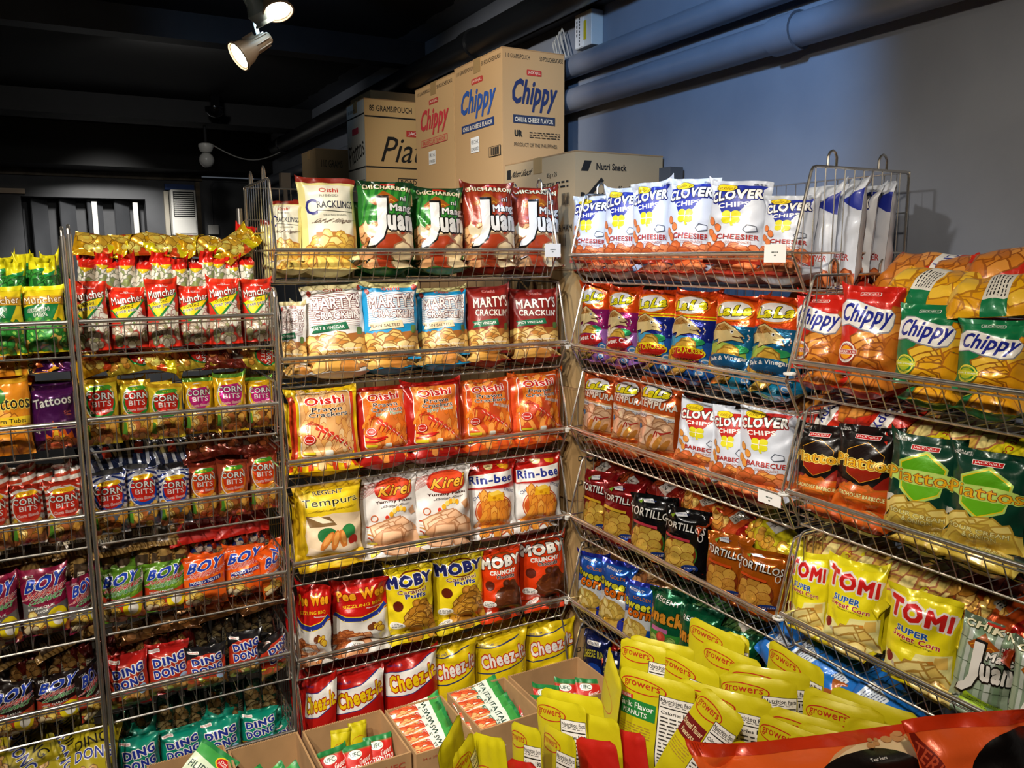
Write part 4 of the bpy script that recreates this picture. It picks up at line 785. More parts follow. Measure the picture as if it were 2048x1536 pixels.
# cable gadget on the wall
g = empty('alarm_box', (1.86, 2.8, 2.4))
def rel(mb, base): mb.v = [(x-base[0], y-base[1], z-base[2]) for x, y, z in mb.v]; return mb
gb = (1.86, 2.8, 2.4)
rel(MB().box((1.845, 2.745, 2.405), (1.9, 2.86, 2.535)), gb).build('housing', WHITEP, g, bevel=.003)
rel(MB().box((1.843, 2.8, 2.408), (1.8455, 2.855, 2.532)), gb).build('paper_label', PAPER, g)
rel(MB().box((1.8425, 2.78, 2.43), (1.8455, 2.796, 2.5)), gb).build('yellow_sticker', mat('yellow_sticker', '#c8b418', rough=.6), g)
tx = MB()
for i in range(9): tx.box((1.842, 2.822, 2.415+i*.012), (1.8428, 2.828, 2.423+i*.012)); 
for i in range(4): tx.box((1.842, 2.84, 2.45+i*.016), (1.8428, 2.846, 2.461+i*.016))
rel(tx, gb).build('printed_lettering', mat('black_ink', '#16140f', rough=.7), g)
tag(g, 'small white box with yellow sticker mounted under the ceiling edge', 'alarm box')
cb = MB()
for q in range(4): cb.path([(1.86-q*.006, 2.92+q*.01+.07*math.sin(t*3.14), 2.37+.17*math.sin(t*3.14*.5+q*.1)*1.0-.02*q+(.0 if t < .7 else -(t-.7)*.5)) for t in [i/12 for i in range(13)]], .003, 6)
tag(cb.build('cable_coil', mat('grey_cable', '#a8a8a4', rough=.5), smooth=True), 'looped pale grey cables hanging beside the white box', 'cable')

# ---------------------------------------------------------------- far wall fittings
ac = empty('air_conditioner', (1.09, 8.8, 2.05)); ab = (1.09, 8.8, 2.05)
rel(MB().box((.985, 8.72, 1.83), (1.215, 8.9, 2.27)), ab).build('housing', WHITEP, ac, bevel=.01)
gm = MB()
for i in range(12): gm.box((1.01, 8.708, 2.02+i*.019), (1.19, 8.722, 2.028+i*.019))
gr = rel(MB().box((1.005, 8.714, 2.01), (1.195, 8.7205, 2.25)), ab).build('grille_recess', mat('ac_shadow_gap', '#1c1e20', rough=.8), ac); rel(gm, ab).build('louvre', WHITEP, gr)
rel(MB().box((1.0, 8.712, 1.85), (1.2, 8.72, 1.98)), ab).build('lower_panel', WHITEP, ac)
tag(ac, 'white window air conditioner with dark louvres on far wall', 'air conditioner')
tag(MB().box((.95, 8.85, 2.275), (1.22, 8.899, 2.33)).build('tape_strip', mat('blue_tape', '#24488c', rough=.6)), 'blue tape strip above the air conditioner', 'tape')
struct('trim_6', MB().box((1.235, 8.85, 1.6), (1.275, 8.9, 2.36)), mat('beige_timber', '#8a7c66', rough=.8, noise=(12, '#6c604e')))
tag(MB().box((.935, 8.84, 1.6), (.975, 8.9, 2.26)).build('side_board', mat('cream_board', '#a09a8c', rough=.7)), 'cream upright board left of the air conditioner', 'board')
jb = MB().box((1.335, 8.86, 1.845), (1.435, 8.9, 1.94)).build('junction_box', WHITEP, bevel=.004); tag(jb, 'square white junction box on the far wall', 'junction box')
cd = MB().path([(1.385, 8.89, 1.94), (1.385, 8.89, 2.26), (1.392, 8.89, 2.33), (1.42, 8.89, 2.37), (1.5, 8.89, 2.38), (1.88, 8.89, 2.37)], .009, 8).build('conduit', DGREY, smooth=True); tag(cd, 'thin grey conduit rising from the junction box', 'conduit')
gl = empty('globe_lamp', (1.08, 7.0, 2.64)); gbz = (1.08, 7.0, 2.64)
def G(name, prof, m, x, y, z, par, M=None, n=24): return rel(MB().lathe([(r, h_) for r, h_ in prof], n, M or Matrix.Translation((x, y, z))), gbz).build(name, m, par, smooth=True)
G('lamp_cup', [(.03, .0), (.055, -.01), (.058, -.03), (.045, -.065), (.03, -.075)], WHITEP, 1.08, 7.05, 2.51, gl)
G('globe', [(.001, -.19)]+[(.058*math.sin(a), -.132-.058*math.cos(a)) for a in [i*.31 for i in range(1, 10)]], mat('opal_glass', '#cfcfca', rough=.25), 1.08, 7.05, 2.51, gl)
G('mount', [(.012, .13), (.012, 0), (.03, 0)], BLACK, 1.08, 7.05, 2.51, gl)
tag(gl, 'unlit white globe bulb lamp under the black ceiling', 'lamp')
dm = MB().lathe([(.07, 0), (.068, -.03), (.045, -.06), (.005, -.075)], 24, Matrix.Translation((1.09, 6.6, ZC-.09))).box((1.06, 6.57, ZC-.09), (1.12, 6.63, ZC)).build('dome_camera', mat('dark_dome', '#0c0c0e', rough=.12), smooth=True); tag(dm, 'dark glossy dome camera on the black ceiling', 'camera')
wr_ = MB().path([(1.12+i*.052, 7.04+i*.03, 2.5-.11*math.sin(i/12*3.14*.9)+.004*i) for i in range(13)], .005, 6).build('lamp_cord', mat('white_cord', '#b8b8b0', rough=.5), smooth=True); tag(wr_, 'white cord sagging from the globe lamp to the black pipe', 'cord')
tag(MB().box((1.72, 7.3, 2.2), (1.8, 7.38, 2.33)).box((1.745, 7.33, 1.9), (1.775, 7.36, 2.2)).box((1.8, 7.33, 1.9), (1.9, 7.36, 1.92)).build('socket_box', LAMPM), 'beige socket box below the black pipe end', 'socket box')

# ---------------------------------------------------------------- track lights
def track(name, a, b, lab):
    o = MB().box(a, b).build(name, BLACK); tag(o, lab, 'light track'); return o
def spotlight(loc, aim, lab, lens=GLOW, housing=LAMPM, r=.052, ballast=True):
    root = empty('track_spotlight', loc); root.rotation_euler = (Vector(aim)-Vector(loc)).to_track_quat('-Z', 'Y').to_euler(); root.rotation_mode = 'XYZ'
    MB().lathe([(.022, .15), (.026, .1), (.03, .075), (.046, .04), (r, .01), (r+.003, 0), (r-.004, 0), (r-.012, .012), (.02, .03)], 28, cap=False).build('lamp_head', housing, root, smooth=True)
    MB().lathe([(.001, .006), (r-.008, .008), (r-.008, .004), (.001, .002)], 28).build('lens', lens, root, smooth=True)
    MB().lathe([(r+.005, .004), (r+.008, -.004), (r+.002, -.006), (r-.002, .0)], 28, cap=False).build('rim', housing, root, smooth=True)
    f = MB()
    for i in range(8): t = i*math.pi/4; f.box((-.002, .025, .05), (.002, .048, .1)) if i == 0 else f.tube((.03*math.cos(t), .03*math.sin(t), .05), (.027*math.cos(t), .027*math.sin(t), .14), .003, 5)
    f.build('cooling_fins', housing, root)
    inv = root.rotation_euler.to_matrix().to_4x4(); inv.translation = Vector(loc); inv = inv.inverted(); top = Vector((loc[0]+.01, loc[1], ZC-.035)); back = Vector((0, 0, .1))
    MB().path([back+Vector((.035, 0, 0)), back+Vector((.05, 0, .03)), inv @ (top-Vector((0, 0, .03))), inv @ top], .008, 8).build('arm', housing, root, smooth=True)
    if ballast:
        b = MB().box((-.03, -.03, -.09), (.03, .03, .0)); b.v = [tuple(inv @ (Vector(v)+Vector((loc[0]+.01, loc[1], ZC-.03)))) for v in b.v]; b.build('driver_box', housing, root)
    tag(root, lab, 'spotlight'); return root
track('ceiling_track', (.3, 3.34, ZC-.03), (1.3, 3.37, ZC), 'black ceiling track carrying the visible spotlights')
P1 = onY(478, 112, 3.4); P2 = onY(556, 22, 3.3); P3 = onY(494, 58, 3.38)
spotlight(tuple(P1), (P1[0]-.78, P1[1]-.12, P1[2]-.55), 'lit beige spotlight aiming down left, lowest of the three lamps')
spotlight(tuple(P2), (P2[0]+.12, P2[1]-.42, P2[2]-.85), 'lit beige spotlight aiming down right, at the photo top')
spotlight(tuple(P3+np.array([.06, -.03, .02])), (P3[0]+.6, P3[1]+.1, P3[2]-.9), 'pale blue-lit spotlight between the two warm lamps', GLOWC, mat('blue_lit_enamel', '#9fb0b8', rough=.4), .03)
lamp(tuple(P1+np.array([-.04, -.04, -.03])), (P1[0]-.78, P1[1]-.12, P1[2]-.55), 12, 80, WARM, .04)
lamp(tuple(P2+np.array([.02, -.04, -.05])), (P2[0]+.12, P2[1]-.42, P2[2]-.85), 16, 80, WARM, .04)
nm = ['first', 'second', 'third', 'fourth', 'fifth', 'sixth']
lamp((.4, 7.36, 2.72), (.45, 8.9, 1.35), 240, 64, (1, .96, .9), .1)  # added lamp, unseen behind the far beam, to brighten the far wall
lamp((.6, 4.8, 2.755), (1.0, 7.5, 2.3), 22, 110, (1, .96, .9), .06)  # added fill lamp, unseen behind the near beam, to brighten the globe
spotlight((.6, 4.78, 2.775), (1.0, 7.5, 2.3), 'small added spotlight tucked unseen behind the dark blue beam', ballast=False)  # made-up fixture for the added globe fill
lamp(tuple(P3+np.array([.06, .02, .02])), (1.1, 4.5, 2.72), 5, 75, (.35, .62, 1), .04)
spotlight((.4, 7.33, 2.75), (.5, 8.9, 1.9), 'added spotlight brightening the far wall, unseen behind the dark beam', ballast=False)  # made-up fixture for the added far wall lamp
for i, l_ in enumerate(LAMPS):
    d = (Vector(l_[1])-Vector(l_[0])).normalized(); spotlight(tuple(Vector(l_[0])-d*.03), l_[1], f'{nm[i]} spotlight on the ceiling tracks over the aisle', ballast=False)
    x, y, z = l_[0]; track('ceiling_track', (x-.25, y-.012, ZC-.03), (x+.25, y+.012, ZC), f'short black ceiling track of the {nm[i]} aisle spotlight')

# ---------------------------------------------------------------- cartons behind the racks
def face_art(art, o, ux, uz, w_, h_, nrm):
    art.done(); o, ux, uz, nrm = map(np.array, (o, ux, uz, nrm))
    return o+art.UV[:, :1]*w_*ux+art.UV[:, 1:]*h_*uz+nrm*(.0006+.0003*art.LZ)[:, None], art.TR, art.CO, np.tile(nrm, (len(art.UV), 1)).astype(float)
def carton(x0, y0, z0, x1, y1, z1, base, aL, aF, lab, tape=True):
    root = empty('cardboard_box', ((x0+x1)/2, (y0+y1)/2, z0)); c = np.array([(x0+x1)/2, (y0+y1)/2, z0]); bc = np.array(hexc(base))
    V, T_, C, N, k = [], [], [], [], 0
    mb = MB().box((x0, y0, z0), (x1, y1, z1)); v = np.array(mb.v)-c
    for f in mb.f:
        q = v[list(f)]; n = np.cross(q[1]-q[0], q[2]-q[0]); n /= np.linalg.norm(n); V.append(q); T_.append(np.array([(0, 1, 2), (0, 2, 3)])+k); C.append(np.tile(bc, (4, 1))); N.append(np.tile(n, (4, 1))); k += 4
    for a, o, ux, ww, n in ((aL, (x0, y1, z0), (0., -1., 0.), y1-y0, (-1., 0., 0.)), (aF, (x0, y0, z0), (1., 0., 0.), x1-x0, (0., -1., 0.))):
        if a is None: continue
        q = face_art(a, np.array(o)-c, ux, (0., 0., 1.), ww, z1-z0, n); V.append(q[0]); T_.append(q[1]+k); C.append(q[2]); N.append(q[3]); k += len(q[0])
    b = bpy.data.objects.new('carton_body', make_mesh('carton_body', np.concatenate(V), np.concatenate(T_), np.concatenate(C), np.concatenate(N), FOIL[3])); COL.objects.link(b); b.parent = root
    fl = MB().box((x0-.001, y0-.001, z1), (x1+.001, (y0+y1)/2-.002, z1+.004)).box((x0-.001, (y0+y1)/2+.002, z1), (x1+.001, y1+.001, z1+.004)); rel(fl, c).build('top_flap', CARD, root)
    if tape: rel(MB().box((x0-.0015, (y0+y1)/2-.03, z1-.05), (x1+.0015, (y0+y1)/2+.03, z1+.005)), c).build('packing_tape', mat('clear_tape', '#a8895c', rough=.25), root)
    tag(root, lab, 'cardboard box'); return root
def cart_chippy(col, fl, asp, side=False):
    a = Art('#c09a6a', asp, L=3); k = 0 if not side else 1
    a.T('110 GRAMS/POUCH', .24, .955, .38, .03, BK, b=.005); a.T('50 POUCHES/CASE', .78, .955, .38, .03, BK, b=.005)
    a.panel(.38, .835, .62, .875, '#b8342c', .015); a.T("JACK'nJILL", .5, .855, .2, .025, '#e8d8bc')
    a.T('Chippy', .5, .7, .72, .22, col, b=.038, sh=.12); y = .535
    if fl == 'BARBECUE FLAVOR': a.R(.16, y-.026, .84, y+.03, col); a.R(.17, y-.021, .83, y+.025, '#c09a6a'); a.T(fl, .5, y, .6, .034, col, b=.02)
    else: a.R(.16, y-.026, .84, y+.03, '#24304c' if side else '#1c3468'); a.T(fl, .5, y, .62, .032, '#e8dcc4', b=.02)
    if side: a.T('UR', .24, .44, .12, .045, BK, b=.06); micro(a, .42, .92, .41, .46, 3, '#3c3428'); a.T('PRODUCT OF THE PHILIPPINES', .52, .365, .7, .025, '#3c3428', b=0)
    else:
        a.R(.36, .35, .54, .46, WH); a.T('URC HK', .45, .425, .15, .03, BK, b=0); a.T('E3903002', .45, .375, .15, .025, BK, b=0)
        if fl != 'BARBECUE FLAVOR':
            a.R(.74, .29, .97, .36, BK); a.R(.75, .294, .96, .356, '#c09a6a')
            for i in range(12): a.R(.77+i*.015, .298, .77+i*.015+.005+.004*(i % 3), .352, BK)
    return a
carton(1.515, 2.85, 1.83, 1.79, 3.28, 2.378, '#c09a6a', cart_chippy('#24509c', 'CHILI & CHEESE FLAVOR', 1.28), cart_chippy('#1c2c5c', 'CHILI & CHEESE FLAVOR', 2.0, True), 'tall tan carton with blue lettering, against the wall behind racks')
carton(1.515, 3.29, 1.83, 1.79, 3.72, 2.368, '#c8a270', cart_chippy('#c8343c', 'BARBECUE FLAVOR', 1.26), None, 'tall tan carton with red script lettering beside the blue-lettered one')
ap = Art('#c8a670', 1.2, L=3); ap.R(0, .835, 1, .85, BK); ap.R(0, .36, 1, .375, BK); ap.T('85 GRAMS/POUCH', .38, .92, .62, .055, BK, b=.02); ap.R(.6, .67, 1, .73, '#b8342c'); ap.T("JACK'nJILL", .8, .7, .34, .04, WH)
ap.T('Piattos', .82, .54, 1.1, .24, BK, b=-.002, sh=.1); ap.R(.46, .19, 1, .27, BK); ap.R(.47, .2, 1, .26, '#c8a670'); ap.T('ROADHOUSE', .76, .23, .52, .05, BK, b=.02)
al = Art('#c8c8c0', 1.9, L=3); al.R(0, 0, 1, 1, '#c8c8c0'); al.R(0, .86, 1, .875, BK); al.R(0, .36, 1, .375, BK); al.T('85 GRAMS', .3, .93, .4, .03, BK, b=0); al.panel(.3, .7, .66, .76, '#b8344c', .02); al.T('Piattos', .52, .54, .85, .2, BK, b=-.002, rot=.2); al.T('UR', .4, .22, .14, .04, BK, b=.05); micro(al, .5, .95, .18, .26, 3, '#4c4840')
carton(1.36, 4.0, 1.86, 1.72, 4.28, 2.37, '#c8a670', al, ap, 'tan carton with black bands and cursive print, left of tall cartons')
ac2 = Art('#a8875c', 1, L=3); ac2.T('Chippy', .5, .3, .8, .4, BK, b=.04); ac2.T('110 GRAMS', .3, .85, .4, .08, BK, b=0)
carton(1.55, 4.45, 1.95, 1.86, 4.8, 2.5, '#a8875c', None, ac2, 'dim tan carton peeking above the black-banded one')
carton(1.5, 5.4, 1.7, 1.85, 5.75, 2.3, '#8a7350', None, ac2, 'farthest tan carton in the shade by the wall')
def nutri(asp, side):
    a = Art('#b49a74' if not side else '#a08258', asp, L=3)
    if not side:
        a.P([(.03, .86), (.09, .86), (.09, .95), (.03, .95)], BK); a.T('Nutri Snack', .27, .9, .3, .06, BK, b=.02, sh=.2); a.T('85g x 25', .7, .83, .14, .05, BK, b=0); a.T('PIZZA', .66, .74, .16, .055, BK, b=.01); micro(a, .76, .92, .7, .78, 2, BK); a.T('85g x 25', .3, .72, .12, .045, BK, b=0); a.T('BBQ', .32, .64, .1, .05, BK, b=.01)
        a.T('Pee Wee', .52, .6, .36, .09, BK, b=.03); a.T('85g x 25', .7, .45, .2, .05, BK, b=0); a.T('CHEESE & HAM', .78, .36, .38, .06, BK, b=.01)
        for i in range(10): a.R(.84+i*.012, .56, .845+i*.012, .66, BK); a.R(.78+i*.014, .2, .785+i*.014, .3, BK)
    else:
        a.P([(.06, .84), (.14, .84), (.18, .93), (.1, .93)], BK); a.T('Nutri Snack', .4, .885, .34, .06, BK, b=.04); a.T('Pee Wee', .26, .6, .4, .12, BK, b=.05); a.line([(.03, .52), (.3, .78)], .04, BK); a.T('85g x 25', .56, .7, .16, .05, BK, b=0); a.T('BBQ', .62, .63, .12, .05, BK, b=.01)
        for i in range(12): a.R(.46+i*.012, .52, .466+i*.012, .62, BK)
    return a
carton(1.52, 2.35, 1.56, 1.885, 2.84, 1.945, '#b49a74', nutri(.8, False), nutri(1.05, True), 'battered wide carton topmost of the corner stack beside the wall')
def corner(n):
    a = Art('#ac8c5c', 1.1, L=3); a.P([(.1, .8), (.3, .8), (.36, .94), (.16, .94)], BK); a.line([(.14, .92), (.3, .82)], .02, '#ac8c5c')
    for i, (w_, y) in enumerate((('Pee Wee', .6), ('Cheez-It', .38), ('Oke Oke', .16))):
        a.R(.06, y-.02, .1, y+.02, BK); a.R(.067, y-.013, .093, y+.013, '#ac8c5c'); a.T(w_, .36, y, .44, .08, BK, b=.04)
    return a
for i, (z0, z1) in enumerate(((0, .38), (.385, .77), (.775, 1.16), (1.165, 1.555))):
    carton(1.47+.012*(i % 2), 2.28, z0, 1.86, 2.74, z1, ['#a88656', '#ac8c5c', '#a48252', '#ae8f60'][i], corner(i), corner(i), f'plain tan carton in the corner column, {["lowest", "second from the floor", "third from the floor", "fourth from the floor"][i]}')
for i in range(3):
    for y0, y1, t in ((2.85, 3.28, 'front'), (3.29, 3.72, 'rear')):
        carton(1.515, y0, .005+i*.608, 1.79, y1, .6+i*.608, '#c09a6a', None, None, f'tan carton {["at the bottom", "in the middle", "near the top"][i]} of the {t} stack under the lettered cartons', False)
for i in range(3): carton(1.36, 4.0, .005+i*.62, 1.72, 4.28, .61+i*.62, '#c8a670', None, None, f'tan carton {["at the bottom", "in the middle", "near the top"][i]} of the stack under the black-banded carton', False)
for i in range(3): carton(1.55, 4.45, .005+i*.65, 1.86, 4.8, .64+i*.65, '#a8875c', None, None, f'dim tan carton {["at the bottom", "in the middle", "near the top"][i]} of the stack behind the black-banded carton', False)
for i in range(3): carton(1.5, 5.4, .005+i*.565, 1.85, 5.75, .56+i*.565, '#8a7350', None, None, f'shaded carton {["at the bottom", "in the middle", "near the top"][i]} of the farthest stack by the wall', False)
# dark narrow pillar between the corner stack and the wall racks' back frame
tag(MB().box((1.83, 2.24, 0), (1.885, 2.30, 1.9)).build('rack_back_post', DGREY), 'dark grey upright post between corner cartons and wall rack', 'post')

# ---------------------------------------------------------------- wire racks
YF, XF = 2.226, 1.42
RK = {'B': ('centre rack', [1.622, 1.33, 1.045, .751, .461, .17], .50, 1.41, .38), 'C': ('wall rack', [1.606, 1.3215, 1.05, .752, .458, .17], 2.222, 1.312, .38),
      'D': ('right-hand rack', [1.367, 1.067, .77, .47], 1.298, .38, .38), 'A': ('left rack', [1.453, 1.212, .975, .733, .491, .25], .016, .485, .36), 'L': ('far-left rack', [1.452, 1.208, .972, .73, .488, .25], -.56, .006, .36)}
LV = ['top', 'second', 'third', 'fourth', 'fifth', 'lowest']
def rp(r, a, d, z): return (a, YF+d, z) if r in 'ABL' else (XF+d, a, z)
def basket(r, i, sides=True):
    nm_, zs, a0, a1, dp = RK[r]; z = zs[i]; s = 1 if a1 > a0 else -1; hf, sb = .085, .048
    if r == 'B': e = [0, .006, .012, .016, .02, .024][i]; a0 += e*.5; a1 += e-.03*(i == 0)
    if r in 'AL': sb = .012
    base = rp(r, (a0+a1)/2, dp/2, z-hf); root = empty('wire_basket', base); q = lambda a, d, zz: rp(r, a, d, zz)
    def B(name, mb, par=root): return rel(mb, base).build(name, CHROME, par, smooth=True)
    fr = MB().tube(q(a0, 0, z), q(a1, 0, z), .0056, 10); B('front_rail', fr)
    fp = MB(); n = round(abs(a1-a0)/.035)
    fp.tube(q(a0, .004, z-.012), q(a1, .004, z-.012), .0022, 6); fp.tube(q(a0, sb, z-hf), q(a1, sb, z-hf), .003, 6)
    for k in range(n+1): a = a0+(a1-a0)*k/n; fp.tube(q(a, .001, z), q(a, sb, z-hf), .0013, 5)
    B('front_grid', fp)
    bp = MB()
    for k in range(n+1): a = a0+(a1-a0)*k/n; bp.tube(q(a, sb, z-hf), q(a, dp, z-hf), .0013, 4)
    for d in (.15, .26, dp): bp.tube(q(a0, d, z-hf-.003), q(a1, d, z-hf-.003), .0025, 5)
    B('bottom_grid', bp)
    ht = .19 if r in 'BCD' else .06; bk = MB()
    for k in range(n+1): a = a0+(a1-a0)*k/n; bk.tube(q(a, dp, z-hf), q(a, dp, z+ht), .0013, 4)
    for zz in (z, z+ht*.5, z+ht): bk.tube(q(a0, dp, zz), q(a1, dp, zz), .0025, 5)
    B('back_grid', bk)
    for a, tip in ((a0+s*.003, 0), (a1-s*.003, 1)):
        sd = MB(); ft = .055
        if r in 'BCD':
            sd.path([q(a, sb, z-hf), q(a, .004, z-.006), q(a, .003, z+.004), q(a, ft-.006, z+ht-.012), q(a, ft, z+ht-.003), q(a, ft+.01, z+ht), q(a, dp-.01, z+ht), q(a, dp-.002, z+ht-.004), q(a, dp, z+ht-.014), q(a, dp, z-hf)], .0035, 7)
            sd.tube(q(a, 0, z), q(a, dp, z), .0028, 6); sd.tube(q(a, sb, z-hf), q(a, dp, z-hf), .0028, 6); m_ = 12
            for k in range(1, m_): d = dp*k/m_; zt = z+ht*min(1, d/ft); zb = z-hf*min(1, d/sb); sd.tube(q(a, d, zb), q(a, d, zt), .0014, 5)
        else:
            sd.path([q(a, sb, z-hf), q(a, 0, z), q(a, .0, z+.06), q(a, dp, z+.06), q(a, dp, z-hf)], .0028, 6)
            for k in range(1, 11): d = dp*k/11; sd.tube(q(a, d, z-hf), q(a, d, z+.06), .0013, 5)
            sd.tube(q(a, 0, z), q(a, dp, z), .002, 5)
        so = B('side_grid', sd)
        if r in 'BC' and i == 0 or r == 'D' and i == 0:
            for d in (.1, .27):
                hk = MB().path([q(a, d, z+ht), q(a, d, z+ht+.022), q(a, d+.006, z+ht+.032), q(a, d+.014, z+ht+.036), q(a, d+.022, z+ht+.032), q(a, d+.028, z+ht+.022), q(a, d+.028, z+ht)], .003, 7); rel(hk, base).build('hook', CHROME, so, smooth=True)
    tag(root, f'chrome wire basket, {LV[i] if not (r == "D" and i == 3) else "fourth"} one of the {nm_}', 'wire basket', 'wire baskets of the '+nm_)
for r in 'BCDAL':
    for i in range(len(RK[r][1])): basket(r, i)
# upright frames that carry the baskets
def frame(a, r, lab, top, front=False):
    q = lambda d, z: rp(r, a, d, z); dp = RK[r][4]; root = empty('wire_rack_upright', q(dp, 0)); base = q(dp, 0)
    rel(MB().path([q(dp+.014, 0), q(dp+.014, top)], .009, 10), base).build('back_post', CHROME, root, smooth=True)
    if front:
        rel(MB().path([q(-.006, 0), q(-.006, top), ], .0055, 10), base).build('front_post', CHROME, root, smooth=True)
        rel(MB().path([q(-.006, top-.02), q(.0, top+.012), q(.012, top+.02), q(.024, top+.008), q(.026, top-.03)], .004, 8), base).build('hook', CHROME, root, smooth=True)
    for k in range(9): z = .08+k*(top-.16)/8; rel(MB().tube(q(-.006 if front else .06, z), q(dp+.014, z), .002, 5), base).build('cross_wire', CHROME, root)
    tag(root, lab, 'rack frame', 'upright frames of the wire racks')
frame(.007, 'L', 'chrome upright frame on the right edge of the far-left rack', 1.655, True)
frame(.021, 'A', 'chrome upright frame on the left edge of the left rack', 1.66, True)
frame(.491, 'A', 'chrome upright frame on the right edge of the left rack', 1.5, True)
frame(-.57, 'L', 'chrome upright frame on the left edge of the far-left rack', 1.655, True)
frame(.486, 'B', 'chrome upright frame on the left edge of the centre rack', 1.75)
frame(1.417, 'B', 'chrome upright frame on the corner edge of the centre rack', 1.6)
frame(2.229, 'C', 'chrome upright frame on the corner edge of the wall rack', 1.6)
frame(1.305, 'D', 'chrome upright frame between the wall rack and right-hand rack', 1.45)
for i, z in enumerate(RK['C'][1][1:5]):
    zt = MB().path([(1.418+.011*math.cos(t), 2.224+.011*math.sin(t), z-.004) for t in [k*.7 for k in range(10)]], .0035, 7); zt.box((1.40, 2.205, z-.012), (1.408, 2.215, z-.002))
    tag(zt.build('cable_tie', WHITEP, smooth=True), f'white cable tie joining {LV[i+1]} baskets at the rack corner', 'cable tie', 'white cable ties at the rack corner')
for i, z in ((1, 1.3415), (2, 1.062), (3, .76)):
    zt = MB().path([(1.42+.011*math.cos(t), 1.304+.012*math.sin(t), z-.004) for t in [k*.7 for k in range(10)]], .0035, 7)
    tag(zt.build('cable_tie', WHITEP, smooth=True), f'white cable tie joining {LV[i]} wall basket to right-hand rack', 'cable tie', 'white cable ties between wall racks')
def ptag(r, x0, y0, x1, y1, lab):
    p = onY if r == 'B' else onX; F_ = (YF if r == 'B' else XF)-.008; A_, B_ = p(x0, y0, F_), p(x1, y1, F_)
    if r == 'B': mb = MB().box((A_[0], F_, B_[2]), (B_[0], F_+.0012, A_[2])); tx = MB(); cx, cz = (A_[0]+B_[0])/2, (A_[2]+B_[2])/2; f = lambda a, b, c, d: tx.box((cx+a, F_-.0005, cz+b), (cx+c, F_, cz+d))
    else: mb = MB().box((F_, B_[1], B_[2]), (F_+.0012, A_[1], A_[2])); tx = MB(); cy, cz = (A_[1]+B_[1])/2, (A_[2]+B_[2])/2; f = lambda a, b, c, d: tx.box((F_-.0005, cy+a, cz+b), (F_, cy+c, cz+d))
    o = mb.build('price_tag', PAPER); tag(o, lab, 'price tag')
    for k in range(5): f(-.009+k*.004, .001, -.0065+k*.004, .004)
    f(-.003, -.006, -.001, -.003); f(.0, -.006, .002, -.003); tx.build('printed_text', mat('tag_ink', '#2c3a30'), o)
ptag('B', 1090, 487, 1121, 514, 'white price tag on the top basket rail, centre rack'); ptag('C', 1529, 489, 1571, 525, 'white price tag on the top basket rail, wall rack'); ptag('C', 1516, 978, 1561, 1017, 'white price tag on the third basket rail, wall rack')
